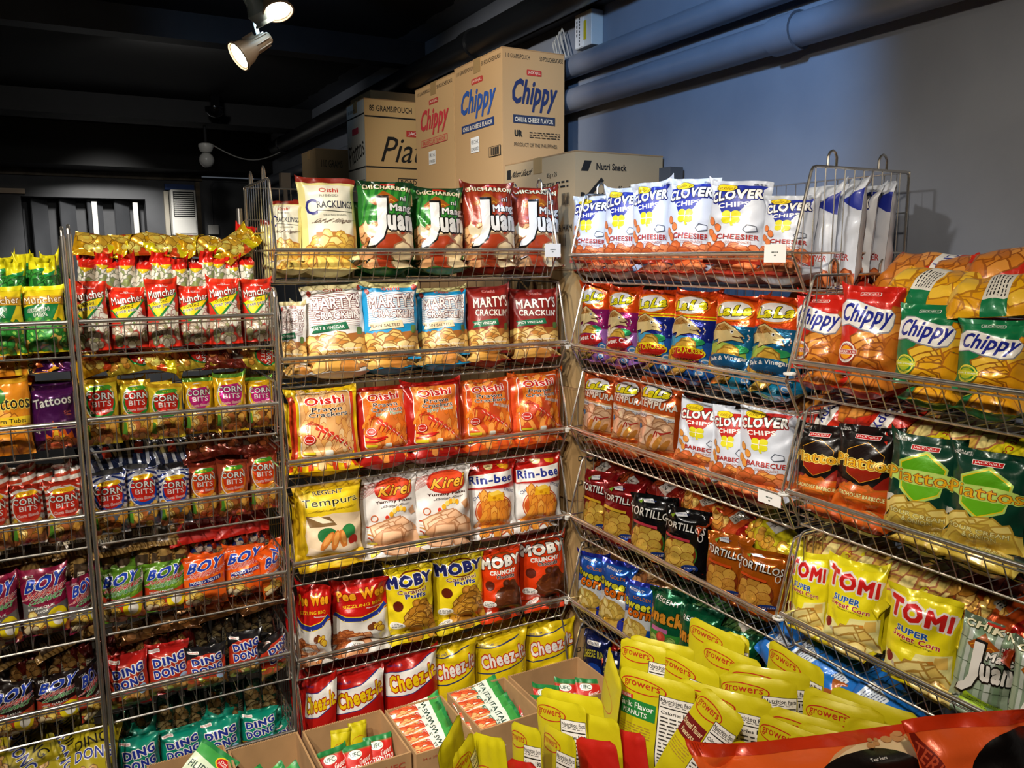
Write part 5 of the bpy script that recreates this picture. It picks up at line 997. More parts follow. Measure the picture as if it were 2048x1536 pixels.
# ---------------------------------------------------------------- bags in the baskets
ORD = ['first', 'second', 'third', 'fourth', 'fifth', 'sixth', 'seventh', 'eighth', 'ninth', 'tenth']
seedc = [100]; fronts = {}
def nxt(): seedc[0] += 1; return seedc[0]
R_ = random.Random(3); REAR = []; USE = {}; CACHE = {}; LC = {}
def dir_rot(r, lean, roll, yaw):
    rz = yaw+(0 if r in 'ABL' else -math.pi/2); return (Matrix.Rotation(rz, 4, 'Z') @ Matrix.Rotation(-lean, 4, 'X') @ Matrix.Rotation(roll, 4, 'Y')).to_euler('XYZ')
def fb(r, i, key, x0, x1, yt, roll=0, yaw=None, dep=None, rear=2, lift=None, t=None, k=1., lean=.1):
    nm_, zs, a0, a1, dp = RK[r]; z = zs[i]; lst = fronts.setdefault((r, i), []); n = len(lst)
    d = (.066+.02*(n % 2)) if dep is None else dep
    f = (lambda x, y: onY(x, y, YF+d)) if r in 'ABL' else (lambda x, y: onX(x, y, XF+d)); ax = 0 if r in 'ABL' else 1
    p0, p1 = f(x0, yt+80), f(x1, yt+80); zt = f((x0+x1)/2, yt+6)[2]
    if lift is None: lift = {'A': 0, 'L': 0, 'B': .05 if i < 5 else 0, 'C': .052 if i < 3 else .03, 'D': .055 if i < 2 else .035}[r]
    zb = z-.078+lift
    wd = abs(p0[ax]-p1[ax]); ac_ = (p0[ax]+p1[ax])/2; hh = (zt-zb)/math.cos(lean)
    vx = ac_; phi = math.atan2(vx, YF+d) if r in 'ABL' else math.atan2(ac_, XF+d); sg = -1 if r in 'ABL' else 1
    if yaw is None: yaw = sg*phi*(.1 if key.startswith('prawn') else .55)
    wd = wd*math.cos(phi)/max(.5, math.cos(phi-sg*yaw))
    th = t or min(.075, .5*wd)
    vr = (key, USE.get(key, 0) % 3); USE[key] = USE.get(key, 0)+1; c0 = CACHE.get(vr)
    if c0 and .72 < wd/c0[1] < 1.4 and .72 < hh/c0[2] < 1.4: o, ms = put_bag('snack_bag', D[key], rp(r, ac_, d, zb), dir_rot(r, lean, roll, yaw), wd, hh, th, mesh=c0[0]); o.scale = (wd/c0[1], th/c0[3], hh/c0[2])
    else: o, ms = put_bag('snack_bag', D[key], rp(r, ac_, d, zb), dir_rot(r, lean, roll, yaw), wd, hh, th, nxt(), k); CACHE[vr] = c0 = (ms, wd, hh, th)
    sc0 = tuple(o.scale)
    lst.append((p0[ax]+p1[ax], o, key, d)); 
    if lift > .02:
        tt = .05; M = dir_rot(r, 1.47, 0, R_.uniform(-.12, .12)); g = put_bag('snack_bag', D[key], rp(r, ac_+R_.uniform(-.012, .012), .05, z-.052), M, wd, hh, th, mesh=ms)[0]; g.scale = (1.04*sc0[0], .85*sc0[1], .95*sc0[2])
        lb = f'{LOOK[key]} lying under the upright ones, {LV[i]} basket, {nm_}'; tag(g, lb, 'snack bag', lb)
    for q in range(max(rear, 1)):
        REAR.append((Matrix.Translation(rp(r, ac_+R_.uniform(-.01, .01), d+.075*(q+1)+.012, z-.078)) @ dir_rot(r, .05+R_.uniform(-.04, .04), R_.uniform(-.05, .05), R_.uniform(-.15, .15)).to_matrix().to_4x4(), wd, hh*(.97-.02*q), th, D[key]))
    return o
def row(r, i, items, **k):
    for it in items: fb(r, i, *it[:4], **{**k, **(it[4] if len(it) > 4 else {})})
# far-left rack
row('L', 0, [('pea_green', -42, 50, 567), ('pea_green', 45, 134, 565)], rear=0)
row('L', 1, [('tube_orange', -30, 65, 752), ('tube_purple', 62, 156, 765)], rear=2)
row('L', 2, [('corn_red', -48, 24, 975), ('corn_red', 20, 93, 965), ('corn_red', 92, 168, 958)], rear=0)
row('L', 3, [('boy_maroon', -50, 42, 1152), ('boy_maroon', 40, 142, 1132), ('boy_maroon', 138, 186, 1150, dict(yaw=.9, roll=.1))], rear=0)
row('L', 4, [('boy_dark', -20, 76, 1362), ('boy_dark', 70, 168, 1343), ('boy_dark', 160, 206, 1322, dict(yaw=1.0))], rear=0)
# left rack
row('A', 0, [('pea_red', 141, 219, 556), ('pea_red', 219, 296, 568), ('pea_red', 293, 360, 552), ('pea_red', 355, 425, 566), ('pea_red', 416, 484, 550), ('pea_red', 483, 548, 552)], rear=0)
row('A', 1, [('corn_green', 163, 241, 752), ('corn_green', 240, 307, 754), ('corn_green', 298, 370, 762), ('corn_pink', 368, 432, 750), ('corn_pink', 428, 496, 742), ('corn_pink', 493, 551, 748)], rear=1)
row('A', 2, [('corn_blue', 181, 259, 945), ('corn_blue', 252, 323, 932), ('corn_blue', 318, 384, 934), ('corn_spicy', 378, 441, 920), ('corn_spicy', 436, 500, 914), ('corn_spicy', 498, 558, 898)], rear=1)
row('A', 3, [('boy_green', 198, 291, 1130), ('boy_green', 286, 377, 1117), ('boy_orange', 366, 456, 1104), ('boy_orange', 448, 533, 1086), ('boy_orange', 525, 566, 1092, dict(yaw=.9))], rear=0)
row('A', 4, [('ding_red', 214, 302, 1306), ('ding_red', 293, 385, 1283), ('ding_black', 372, 458, 1288), ('ding_black', 456, 530, 1258), ('ding_black', 522, 577, 1262, dict(yaw=.8))], rear=0)
row('A', 5, [('ding_teal', 234, 326, 1468), ('ding_teal', 320, 412, 1452), ('ding_teal', 397, 487, 1432), ('ding_teal', 480, 562, 1414), ('ding_teal', 552, 588, 1432, dict(yaw=.9))], rear=1)
# centre rack
row('B', 0, [('crackling', 535, 604, 392, dict(yaw=-.55, dep=.12)), ('crackling', 597, 717, 348, dict(roll=-.02)), ('juan_green', 713, 829, 356), ('juan_green', 823, 929, 368), ('juan_maroon', 925, 1034, 360, dict(roll=-.03)), ('juan_maroon', 1019, 1122, 366)], rear=1)
row('B', 1, [('marty_white', 558, 612, 597, dict(yaw=-.7, dep=.1)), ('marty_white', 604, 735, 562, dict(roll=-.02)), ('marty_blue', 720, 840, 560), ('marty_blue', 831, 938, 568), ('marty_maroon', 932, 1022, 566), ('marty_maroon', 1015, 1121, 572)], rear=1)
row('B', 2, [('prawn_yellow', 574, 722, 772), ('prawn_red', 706, 826, 766), ('prawn_red', 806, 928, 758), ('prawn_orange', 914, 1032, 752), ('prawn_orange', 1018, 1128, 740)], rear=1)
row('B', 3, [('tempura_yellow', 585, 727, 962), ('flakes', 715, 838, 946), ('flakes', 818, 944, 930), ('rinbee', 925, 1033, 916), ('rinbee', 1021, 1124, 904)], rear=1)
row('B', 4, [('peewee', 588, 662, 1164, dict(yaw=-.6)), ('peewee', 660, 780, 1154), ('moby_yellow', 768, 870, 1128), ('moby_yellow', 864, 970, 1104), ('moby_orange', 956, 1044, 1092), ('moby_orange', 1034, 1133, 1066)], rear=1)
row('B', 5, [('cheez_red', 604, 672, 1348, dict(yaw=-.6)), ('cheez_red', 664, 774, 1334), ('cheez_red', 766, 880, 1300), ('cheez_yellow', 862, 956, 1280), ('cheez_yellow', 950, 1058, 1262), ('cheez_yellow', 1048, 1152, 1240)], rear=1, dep=.05)
# wall rack
row('C', 0, [('clover_blue', 1142, 1222, 384), ('clover_blue', 1204, 1290, 368), ('clover_blue', 1262, 1348, 357, dict(roll=-.03)), ('clover_blue', 1328, 1432, 349, dict(roll=.03)), ('clover_blue', 1408, 1538, 354, dict(roll=.04)), ('clover_blue', 1517, 1632, 385, dict(roll=.05, dep=.1))], rear=1)
row('C', 1, [('lala_magenta', 1157, 1220, 560), ('lala_magenta', 1212, 1280, 567), ('lala_blue', 1270, 1354, 572), ('lala_blue', 1338, 1434, 575, dict(roll=.03)), ('lala_teal', 1418, 1524, 584, dict(roll=.05)), ('lala_teal', 1496, 1608, 586, dict(roll=.06))], rear=1)
row('C', 2, [('lala_tempura', 1163, 1238, 742), ('lala_tempura', 1222, 1296, 748), ('lala_tempura', 1274, 1368, 752), ('clover_red', 1348, 1456, 800, dict(roll=.05)), ('clover_red', 1418, 1510, 812), ('clover_red', 1472, 1592, 810)], rear=1)
row('C', 3, [('tort_red', 1163, 1230, 940), ('tort_red', 1202, 1290, 962), ('tort_black', 1258, 1356, 985), ('tort_black', 1324, 1420, 1012), ('tort_orange', 1408, 1502, 1065), ('tort_orange', 1472, 1576, 1094)], rear=0)
row('C', 4, [('sweetcorn', 1152, 1218, 1102), ('sweetcorn', 1196, 1272, 1120), ('sweetcorn', 1244, 1312, 1162), ('snacku', 1296, 1392, 1176), ('snacku', 1352, 1440, 1215), ('snacku', 1430, 1520, 1262)], rear=0)
row('C', 5, [('cheesering', 1162, 1218, 1262), ('cheesering', 1200, 1250, 1302), ('cheesering', 1240, 1300, 1345)], rear=0)
# right-hand rack
row('D', 0, [('chippy_red', 1586, 1694, 582), ('chippy_red', 1676, 1806, 566), ('chippy_green', 1790, 1926, 602), ('chippy_green', 1910, 2064, 634)], rear=1)
row('D', 1, [('piattos_black', 1586, 1698, 846, dict(roll=-.02)), ('piattos_black', 1668, 1804, 848), ('piattos_green', 1772, 1930, 868), ('piattos_green', 1890, 2064, 898)], rear=1)
row('D', 2, [('tomi', 1574, 1658, 1100), ('tomi', 1648, 1774, 1122), ('tomi', 1768, 1924, 1180), ('juan_bamboo', 1900, 2026, 1238, dict(roll=.07)), ('juan_bamboo', 2016, 2140, 1290)], rear=0)
for (r, i), L in fronts.items():
    L.sort(key=lambda e: e[0] if r in 'ABL' else -e[0])
    ks = [e[2] for e in L]
    for n, (p, o, key, d) in enumerate(L):
        same = [j for j, kk in enumerate(ks) if kk == key]; lk = LOOK[key]
        pos = '' if len(same) == 1 else (ORD[same.index(n)]+' from left, ')
        tag(o, f'{lk}, {pos}{LV[i]} basket, {RK[r][0]}', 'snack bag', f'{lk}s in the {LV[i]} basket of the {RK[r][0]}' if len(same) > 1 else None)
# crammed narrow bags seen above the front row
def heads(r, i, key, n, a0, a1, zt, d, w_, t_, lab, jit=.006, hh=.15):
    ms = [bag_meshes('snack_bag', D[key], w_*1.12, hh, t_*1.1, nxt(), 2.2, lo=True) for _ in range(2)]; L = []
    for q in range(n):
        a = a0+(a1-a0)*(q+.5)/n+R_.uniform(-.004, .004); z = zt-hh+R_.uniform(-jit*1.5, jit*1.5)
        o, _m = put_bag('snack_bag', D[key], rp(r, a, d+R_.uniform(-.008, .008), z), dir_rot(r, R_.uniform(-.05, .12), R_.uniform(-.12, .12), R_.uniform(-.3, .3)), w_, hh, t_, mesh=ms[q % 2])
        tag(o, lab, 'snack bag', lab)
heads('A', 0, 'heads_red', 13, .03, .475, 1.612, .165, .04, .05, 'narrow red-topped pea bag packed behind the front row, left rack top')
heads('A', 0, 'heads_red', 9, .03, .475, 1.622, .235, .04, .05, 'narrow red-topped pea bag in the rearmost row, left rack top')
heads('L', 0, 'heads_green', 6, -.24, .0, 1.60, .16, .042, .05, 'narrow yellow-topped pea bag behind front row, far-left rack top')
heads('L', 0, 'heads_green', 5, -.22, .0, 1.612, .235, .042, .05, 'narrow yellow-topped pea bag in rearmost row, far-left rack top')
heads('L', 2, 'stripe_heads', 6, -.2, .0, 1.085, .15, .04, .045, 'striped narrow bag behind the front row, far-left rack third basket')
heads('A', 3, 'rope', 6, .03, .25, .84, .16, .045, .04, 'dark rope-patterned bag behind green corn bags, left rack')
heads('A', 3, 'nut_orange', 6, .26, .48, .85, .16, .045, .04, 'red-orange nut bag packed behind the front row, left rack')
heads('A', 4, 'nut_red', 6, .03, .25, .585, .15, .045, .04, 'red nut bag packed behind the front row, left rack fifth basket')
heads('A', 4, 'nut_black', 6, .26, .48, .6, .15, .045, .04, 'black nut bag packed behind the front row, left rack fifth basket')
heads('L', 3, 'rope', 5, -.2, .0, .85, .16, .05, .04, 'dark rope-patterned bag behind maroon bags, far-left rack')
heads('L', 4, 'nut_red', 5, -.2, .0, .6, .15, .05, .04, 'dark garlic corn bag packed behind front row, far-left rack')
heads('A', 5, 'nut_teal', 9, .03, .48, .37, .16, .05, .045, 'teal nut bag packed behind the front row, left rack lowest basket')
# bags lying flat on top of the packed rows: centre measured on the photo, then set at a depth in the basket
def lie(r, key, x, y, d, w_, h_, t_, spin, tilt, lab, k=1.2, roll=0):
    p = onY(x, y, YF+d) if r in 'ABL' else onX(x, y, XF+d); base = 0 if r in 'ABL' else -math.pi/2
    M = Matrix.Rotation(base+spin, 4, 'Z') @ Matrix.Rotation(-math.pi/2+tilt, 4, 'X') @ Matrix.Rotation(roll, 4, 'Y') if False else Matrix.Rotation(base, 4, 'Z') @ Matrix.Rotation(-tilt, 4, 'X') @ Matrix.Rotation(spin, 4, 'Y')
    c = M @ Vector((0, 0, h_/2)); vr = (key, len([1 for q_ in LC if q_[0] == key]) if len([1 for q_ in LC if q_[0] == key]) < 2 else R_.randint(0, 1))
    if vr not in LC: LC[vr] = (bag_meshes('snack_bag', D[key], w_, h_, t_, nxt(), k), w_, h_, t_)
    c0 = LC[vr]; o, _m = put_bag('snack_bag', D[key], tuple(Vector(p)-c), M.to_euler('XYZ'), w_, h_, t_, label=lab, mesh=c0[0]); o.scale = (w_/c0[1], t_/c0[3], h_/c0[2])
    return o
for q, (x, y, sp) in enumerate([(203, 492, 1.75), (273, 490, 1.5), (341, 492, 1.75), (403, 493, 1.7), (470, 492, .9)]):
    lie('A', 'yellow_rings', x, y, .19, .085, .13, .035, sp, .75, f'crumpled yellow ring-snack bag, {ORD[q]} of five lying atop left rack', 1.8)
lie('A', 'heads_red', 488, 492, .25, .06, .13, .04, .2, .4, 'red-topped pea bag poking up right of the yellow crumpled bags')
for q, (x, y, sp, key) in enumerate([(195, 722, 1.2, 'yellow_rings'), (262, 722, 1.4, 'corn_lying'), (320, 718, 1.9, 'yellow_rings'), (383, 716, 1.45, 'corn_lying'), (450, 715, 1.6, 'dark_red'), (515, 718, 1.75, 'corn_lying')]):
    lie('A', key, x, y, .15, .085, .13, .04, sp, .8, f'{LOOK[key]}, {ORD[q]} of six lying in left rack second basket', 1.8)
for q, (x, y, sp, key) in enumerate([(215, 912, 1.4, 'dark_stripe'), (280, 902, 1.7, 'dark_stripe'), (345, 900, 1.5, 'dark_stripe'), (410, 893, 1.4, 'dark_red'), (470, 885, 1.7, 'dark_red'), (530, 882, 1.5, 'dark_red')]):
    lie('A', key, x, y, .16, .09, .14, .04, sp, .8, f'{LOOK[key]}, {ORD[q]} of six lying in left rack third basket', 1.8)
for q, (x, y, sp, key) in enumerate([(240, 1085, 1.5, 'rope'), (310, 1070, 1.65, 'rope'), (395, 1062, 1.5, 'pouch_red'), (480, 1048, 1.5, 'pouch_red')]):
    lie('A', key, x, y, .15, .08, .16, .03, sp, .9, f'{LOOK[key]}, {ORD[q]} of four lying in left rack fourth basket')
for q, (x, y, sp, key) in enumerate([(40, 1105, 1.5, 'rope'), (110, 1092, 1.6, 'rope'), (165, 1085, 1.5, 'rope')]):
    lie('L', key, x, y, .16, .08, .15, .03, sp, .9, f'{LOOK[key]}, {ORD[q]} of three lying in far-left rack')
for q, (x, y, sp) in enumerate([(60, 1292, 1.3), (130, 1275, 1.2)]):
    lie('L', 'rope', x, y, .16, .07, .17, .03, sp, .9, f'{LOOK["rope"]}, {ORD[q]} of two above the dark garlic bags')
for q, (x, y, sp) in enumerate([(40, 722, 1.5), (115, 715, 1.6)]):
    lie('L', ['tube_orange', 'tube_purple'][q], x, y, .16, .1, .14, .04, sp, .8, f'{LOOK[["tube_orange", "tube_purple"][q]]} lying behind its upright row')
for q, (x, y, sp) in enumerate([(45, 1450, 1.2), (110, 1440, 1.3), (40, 1485, 1.2), (120, 1478, 1.3), (45, 1520, 1.25), (125, 1515, 1.3), (188, 1512, .2)]):
    lie('L', 'ding_yellow', x, y, .2-.05*(q//2), .12, .17, .05, sp, .9, f'dull yellow nut bag, {ORD[q]} from back in far-left rack lowest pile', 1.2)
for q, (x, y, sp) in enumerate([(280, 1260, 1.45), (350, 1240, 1.6), (440, 1215, 1.5), (520, 1200, 1.4)]):
    lie('A', 'brown_lying', x, y, .14, .07, .13, .03, sp, .9, f'{LOOK["brown_lying"]}, {ORD[q]} of four above the red and black nut bags')
# wall rack and right-hand rack
for q, (x, y, sp, key) in enumerate([(1215, 945, 1.85, 'maroon_lying'), (1270, 975, 1.9, 'maroon_lying'), (1345, 985, 1.9, 'maroon_lying'), (1405, 1010, 2.0, 'orange_lying'), (1465, 1045, 1.9, 'orange_lying'), (1545, 1075, 1.95, 'yellow_tag_lying')]):
    lie('C', key, x, y, .16, .12, .18, .05, sp, .8, f'{LOOK[key]}, {ORD[q]} of six above the tortilla bags', 1.4)
for q, (x, y, sp, key) in enumerate([(1225, 1118, 1.9, 'brown_lying'), (1275, 1150, 1.9, 'brown_lying'), (1315, 1165, 2., 'brown_lying'), (1385, 1200, 2.1, 'green_curl'), (1440, 1242, 2.0, 'green_curl'), (1500, 1270, 2.1, 'green_curl')]):
    lie('C', key, x, y, .15, .11, .16, .045, sp, .8, f'{LOOK[key]}, {ORD[q]} of six above the sweet corn bags', 1.2)
for q, (x, y, sp, key) in enumerate([(1218, 1275, 2.1, 'orange_lying')]): lie('C', key, x, y, .14, .1, .16, .04, sp, .8, 'orange crinkled bag lying above the navy ring bags')
for q, (x, y, sp) in enumerate([(1700, 1395, 2.0), (1640, 1345, 2.1), (1780, 1435, 2.0), (1590, 1325, 2.0)]):
    lie('D', 'blue_lying', x, y, .08, .14, .22, .07, sp, .6, f'{LOOK["blue_lying"]}, {ORD[q]} of four under the yellow chip bags', 1.4)
for q, (x, y, sp, d, key) in enumerate([(1868, 577, 1.65, .17, 'chippy_lying'), (2010, 592, 1.4, .13, 'chippy_lying'), (1850, 545, 1.6, .28, 'chippy_lying2'), (1955, 545, 1.35, .28, 'chippy_lying2'), (2040, 532, 1.3, .25, 'chippy_lying2'), (1650, 590, 1.7, .2, 'chippy_lying2')]):
    lie('D', key, x, y, d, .13, .21, .055, sp, .9, f'{LOOK[key]}, {ORD[q]} of six piled atop right-hand rack', 1.2)
for q, (x, y, sp, key) in enumerate([(1650, 812, 1.8, 'chippy_lying2'), (1760, 825, 1.8, 'chippy_lying2'), (1860, 868, 1.8, 'tomi_lying'), (1990, 890, 1.75, 'tomi_lying')]):
    lie('D', key, x, y, .17, .14, .2, .05, sp, .9, f'{LOOK[key]}, {ORD[q]} of four behind the hexagon-logo bags', 1.2)
for q, (x, y, sp) in enumerate([(1680, 1105, 1.9), (1745, 1130, 1.95), (1830, 1170, 1.9), (1910, 1205, 1.9), (1990, 1222, 1.9), (2050, 1250, 1.9)]):
    lie('D', 'tomi_lying' if q < 4 else 'orange_lying', x, y, .16, .15, .2, .055, sp, .85, f'{LOOK["tomi_lying" if q < 4 else "orange_lying"]}, {ORD[q]} of six behind upright yellow bags', 1.2)
# side-turned white chip bags seen through the cage end of the top wall basket
for q, (a, d, yw) in enumerate([(1.40, .17, .2), (1.335, .2, .9), (1.36, .26, .5), (1.335, .31, 1.1), (1.40, .33, .1), (1.46, .27, .1)]):
    o = put_bag('snack_bag', D['clover_blue' if q in (2, 4) else 'clover_plain'], rp('C', a, d, RK['C'][1][0]-.08), dir_rot('C', .05, .03, -yw*.6), .12, .24+.01*(q % 2), .06, nxt())[0]
    tag(o, f'{LOOK["clover_plain"]}, {ORD[q]} from front behind the cage end wires', 'snack bag', 'white chip bags behind the cage end')

# ---------------------------------------------------------------- open cartons of sauce pouches on the low shelf
SHELF = MB().box((.06, 1.58, .20), (1.26, 1.86, .22)); 
for x in (.08, 1.22):
    for y in (1.6, 1.82): SHELF.box((x, y, 0), (x+.025, y+.025, .2))
tag(SHELF.build('low_shelf', WOODM), 'low wooden shelf under the open sauce cartons', 'shelf')
def open_box(x0, y0, x1, y1, z0, z1, lab, red=True):
    root = empty('open_carton', ((x0+x1)/2, (y0+y1)/2, z0)); b = ((x0+x1)/2, (y0+y1)/2, z0); t = .0045
    for nm_, a_, c_ in (('front_wall', (x0, y0, z0), (x1, y0+t, z1)), ('back_wall', (x0, y1-t, z0), (x1, y1, z1)), ('side_wall', (x0, y0+t, z0), (x0+t, y1-t, z1)), ('side_wall', (x1-t, y0+t, z0), (x1, y1-t, z1)), ('base', (x0+t, y0+t, z0), (x1-t, y1-t, z0+t))):
        o = rel(MB().box(a_, c_), b).build(nm_, CARD, root)
        if nm_ == 'front_wall' and red:
            a = Art('#b08a5e', (z1-z0)/(x1-x0), L=3); a.T('UFC', .8, .9, .24, .06, '#a8442c', b=.03); a.T('24 x 200g', .25, .93, .3, .03, '#a8442c', b=0); q = face_art(a, np.array((x0, y0, z0))-np.array(b), (1., 0, 0), (0, 0, 1.), x1-x0, z1-z0, (0, -1., 0))
            p = bpy.data.objects.new('print', make_mesh('print', *q[:3], q[3], FOIL[3])); COL.objects.link(p); p.parent = o
    rim = MB()
    for k in range(int((x1-x0)/.006)): rim.box((x0+k*.006, y1-t, z1), (x0+k*.006+.003, y1, z1+.0015))
    rel(rim, b).build('corrugated_rim', CARD, root)
    tag(root, lab, 'cardboard box', 'open cartons of sauce pouches'); return root
Z0, Z1 = .222, .48
BX = [(.25, 1.63, .41, 1.84, 'open carton of white-edged pouches, second from left'), (.42, 1.63, .618, 1.835, 'open carton of red and yellow pouches, in the row middle'), (.624, 1.615, .778, 1.825, 'open carton of white sauce pouches stacked in steps'), (.795, 1.63, .965, 1.825, 'open carton of pouches printed with green borders, near corner'), (.975, 1.63, 1.2, 1.825, 'open carton nearest the rack corner, red pouches inside'), (.08, 1.65, .246, 1.87, 'leftmost open carton with one tilted pouch')]
for b in BX: open_box(b[0], b[1], b[2], b[3], Z0, Z1, b[4], b[0] in (.42, .624))
def pch(key, x, y, zt, w_, h_, lean, yaw, roll, lab, t_=.022):
    M = Matrix.Rotation(yaw, 4, 'Z') @ Matrix.Rotation(-lean, 4, 'X') @ Matrix.Rotation(roll, 4, 'Y'); c = M @ Vector((0, 0, h_))
    put_bag('sauce_pouch', D[key], (x-c.x, y-c.y, zt-c.z), M.to_euler('XYZ'), w_, h_, t_, nxt(), .5, label=lab, cat='sauce pouch')
for q, (x, y, r_) in enumerate([(.462, 1.745, -.05), (.52, 1.735, .0), (.577, 1.745, .05)]): pch('sauce_ufc', x, y, .475, .07, .17, .55, 0, r_, f'{LOOK["sauce_ufc"]}, {ORD[q]} from left in its carton')
for q, (x, y) in enumerate([(.5, 1.79), (.545, 1.8)]): pch('ding_yellow' if False else 'pouch_back', x, y, .488, .05, .12, .3, .2*q, .1, f'small yellow pouch tip, {ORD[q]} of two behind the red pouches')
for q in range(5): pch('sauce_sweet', .775-.004*q, 1.805-.034*q, .462-.004*q, .085, .14, 1.0, 0, 1.45, f'{LOOK["sauce_sweet"]}, {ORD[q]} from back in its carton')
for q in range(4): pch('sauce_italian', .945-.004*q, 1.80-.042*q, .462-.004*q, .095, .145, 1.0, 0, 1.45, f'{LOOK["sauce_italian"]}, {ORD[q]} from back in its carton')
for q, (x, y) in enumerate([(1.06, 1.765), (1.125, 1.76), (1.175, 1.735), (1.0, 1.74)]): pch('sauce_ufc', x, y, .465, .075, .17, .6, -.3, .15, f'{LOOK["sauce_ufc"]}, {ORD[q]} of four in the corner carton')
for q, (x, y) in enumerate([(.3, 1.72), (.34, 1.705), (.37, 1.69)]): pch('sauce_sweet', x+.02, y, .46, .085, .14, .95, .1, 1.3, f'{LOOK["sauce_sweet"]}, {ORD[q]} of three in the second carton')
pch('sauce_fil', .235, 1.82, .50, .1, .16, .75, .1, .9, 'green-edged sauce pouch tilted out of the leftmost carton')

# ---------------------------------------------------------------- table of stand-up peanut pouches
TZ = .575
tb = empty('display_table', (.9, .75, 0)); tbb = (.9, .75, 0)
rel(MB().box((.42, .1, TZ-.03), (1.37, 1.3, TZ)), tbb).build('tabletop', WOODM, tb, bevel=.003)
for x in (.45, 1.3):
    for y in (.13, 1.23): rel(MB().box((x, y, 0), (x+.04, y+.04, TZ-.03)), tbb).build('leg', WOODM, tb)
tag(tb, 'wooden table under the yellow peanut pouches', 'table')
def pouch(key, tl, tr, zt=.79, lean=.08, roll=None, t_=.045, lab='', dz=0, hh=None, cat='peanut pouch'):
    A_, B_ = onZ(*tl, zt), onZ(*tr, zt-dz); dx, dy = B_[0]-A_[0], B_[1]-A_[1]; w_ = max(.06, math.hypot(dx, dy)); rz = math.atan2(dy, dx); h_ = hh or (zt-TZ)/math.cos(lean)-.002
    M = Matrix.Rotation(rz, 4, 'Z') @ Matrix.Rotation(-lean, 4, 'X') @ Matrix.Rotation(roll or 0, 4, 'Y'); c = M @ Vector((0, 0, h_))
    m = (A_+B_)/2; put_bag('peanut_pouch', D[key], (m[0]-c.x, m[1]-c.y, zt-c.z), M.to_euler('XYZ'), w_, h_, t_, nxt(), .8, label=lab, cat=cat, seals=False, flat=True)
PO = [('pouch_garlic', (1243, 1328), (1392, 1372), 'yellow peanut pouch with green band and nutrition panel'),
      ('pouch_plain', (1242, 1272), (1352, 1300), 'yellow pouch right behind the green-banded one'), ('pouch_plain', (1262, 1266), (1390, 1296), 'yellow pouch second behind the green-banded one'),
      ('pouch_plain', (1325, 1292), (1440, 1345), 'yellow pouch with half-hidden nutrition panel, centre of pile'), ('pouch_plain', (1382, 1230), (1492, 1280), 'tallest yellow pouch at the back beside green bags'),
      ('pouch_plain', (1450, 1258), (1500, 1275), 'yellow pouch half behind the tallest back one'), ('pouch_plain', (1408, 1275), (1525, 1325), 'yellow pouch in front of the tallest back one'),
      ('pouch_plain', (1540, 1276), (1650, 1340), 'yellow pouch standing apart at the back right'), ('pouch_plain', (1460, 1322), (1622, 1348), 'wide yellow pouch top in the middle row'),
      ('pouch_plain', (1440, 1342), (1596, 1362), 'wide yellow pouch top one row nearer the middle'), ('pouch_plain', (1355, 1352), (1545, 1402), 'long yellow pouch top beside the green-banded pouch'),
      ('pouch_back', (1665, 1368), (1842, 1432), 'plain yellow pouch at the far right end of the pile'), ('pouch_back', (1610, 1368), (1760, 1420), 'plain yellow pouch left of the far right one'),
      ('pouch_plain', (1612, 1386), (1770, 1425), 'yellow pouch with red arc in the right rows'), ('pouch_plain', (1540, 1408), (1690, 1448), 'yellow pouch with red arc below the wide tops'),
      ('pouch_back', (1690, 1430), (1900, 1470), 'shaded yellow pouch under the bamboo bags'), ('pouch_plain', (1520, 1422), (1660, 1478), 'yellow pouch leaning in the near right rows'),
      ('pouch_plain', (1597, 1440), (1738, 1478), 'yellow pouch near the big orange bag'), ('pouch_back', (1580, 1462), (1700, 1505), 'small yellow pouch flap near the big orange bag'),
      ('pouch_plain', (1462, 1476), (1640, 1520), 'near yellow pouch with cropped logo at bottom'), ('pouch_back', (1560, 1500), (1760, 1530), 'low plain yellow pouch against the orange bag')]
for key, a, b, lb in PO: pouch(key, a, b, lab=lb)
pouch('pouch_oriental', (1404, 1386), (1500, 1420), lab='tilted yellow peanut pouch with maroon band', roll=.42, lean=.15, hh=.24, zt=.8)
# fanned pouches on the near left, standing at an angle to the rest
FN = [('pouch_back', (1218, 1288), (1245, 1370), 'yellow pouch seen edge-on left of the green-banded one', .0), ('pouch_back', (1082, 1352), (1205, 1418), 'yellow pouch topmost of the left fan', -.25), ('pouch_plain', (1072, 1368), (1170, 1432), 'yellow pouch second in the left fan', -.28), ('pouch_back', (1120, 1392), (1238, 1462), 'yellow pouch right of the red pouches in the fan', -.25),
      ('pouch_plain', (1088, 1420), (1150, 1500), 'yellow pouch third in the left fan', -.3), ('pouch_plain', (1022, 1418), (1080, 1480), 'yellow pouch with red arc, left fan front', -.35), ('pouch_back', (945, 1440), (1010, 1500), 'yellow pouch fourth from right in the fan', -.35), ('pouch_back', (872, 1500), (920, 1428), 'leftmost yellow pouch leaning over the sauce cartons', -.1), ('pouch_plain', (902, 1512), (945, 1462), 'yellow printed pouch second from the left end of the fan', -.1),
      ('pouch_red', (1150, 1455), (1232, 1500), 'plain red pouch in the middle of the fan', -.3), ('pouch_red', (1225, 1440), (1290, 1482), 'plain red pouch beside the green-banded yellow pouch', -.3), ('pouch_red', (1012, 1500), (1072, 1540), 'plain red pouch lowest at the bottom edge', -.3)]
for key, a, b, lb, rl in FN: pouch(key, a, b, lab=lb, roll=rl, lean=.12, zt=.77)
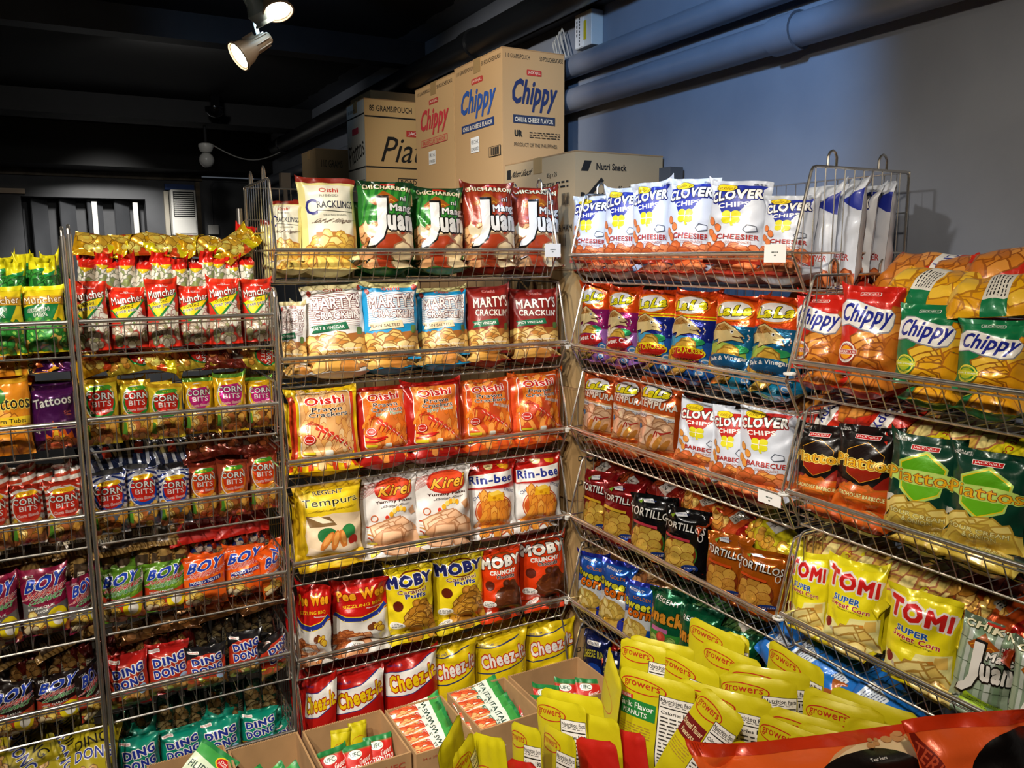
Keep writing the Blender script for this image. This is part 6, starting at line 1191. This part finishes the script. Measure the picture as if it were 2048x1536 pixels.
# big glossy bags at the near right corner
def big(key, loc, rot, w_, h_, t_, lab, name='snack_bag'):
    put_bag(name, D[key], loc, rot, w_, h_, t_, nxt(), .8, label=lab)
#big('big_orange', (.93, .66, .58), (Matrix.Rotation(-.25, 4, 'Z') @ Matrix.Rotation(-.95, 4, 'X')).to_euler('XYZ'), .62, .34, .2, 'large glossy orange bag with foam arc at bottom right corner')

def near(key, tl, tr, zt, h_, lean, t_, lab, roll=0):
    A_, B_ = onZ(*tl, zt), onZ(*tr, zt); dx, dy = B_[0]-A_[0], B_[1]-A_[1]; w_ = math.hypot(dx, dy); rz = math.atan2(dy, dx)
    M = Matrix.Rotation(rz, 4, 'Z') @ Matrix.Rotation(-lean, 4, 'X') @ Matrix.Rotation(roll, 4, 'Y'); c = M @ Vector((0, 0, h_)); m = (A_+B_)/2
    put_bag('snack_bag', D[key], (m[0]-c.x, m[1]-c.y, zt-c.z), M.to_euler('XYZ'), w_, h_, t_, nxt(), .9, label=lab)
near('big_orange', (1375, 1500), (1905, 1432), .84, .27, .5, .11, 'large glossy orange bag with foam arc at bottom right corner')
near('big_black', (1800, 1428), (2240, 1400), .90, .32, .5, .11, 'glossy orange bag with black disc, cut by the photo edge')

# everything packed behind the visible rows, past what the photo lets one count: one mesh
V, T_, C, N, k = [], [], [], [], 0
for M, w_, h_, t_, art in REAR:
    F, B = bagsurf(w_, h_, t_, nxt(), 1., 14, 18); A_ = np.array(M); R3 = A_[:3, :3]
    for G_, fl in ((F, False), (B, True)):
        n = gnorm(G_, fl).reshape(-1, 3) @ R3.T; V.append(G_.reshape(-1, 3) @ R3.T+A_[:3, 3]); T_.append(gridtri(18, 14, fl)+k); N.append(n); k += 18*14
        C.append(np.repeat(np.array([art.rowcol(i/17) if i < 17 else art.seal for i in range(18)]), 14, 0))
o = bpy.data.objects.new('packed_snack_bags', make_mesh('packed_snack_bags', np.concatenate(V), np.concatenate(T_), np.concatenate(C), np.concatenate(N), FOIL[0])); COL.objects.link(o)
tag(o, 'mixed snack bags packed deep in the baskets behind the front rows', 'snack bags', kind='stuff')

D.clear(); CACHE.clear(); LC.clear(); _tc.clear(); REAR.clear()
import gc; gc.collect()
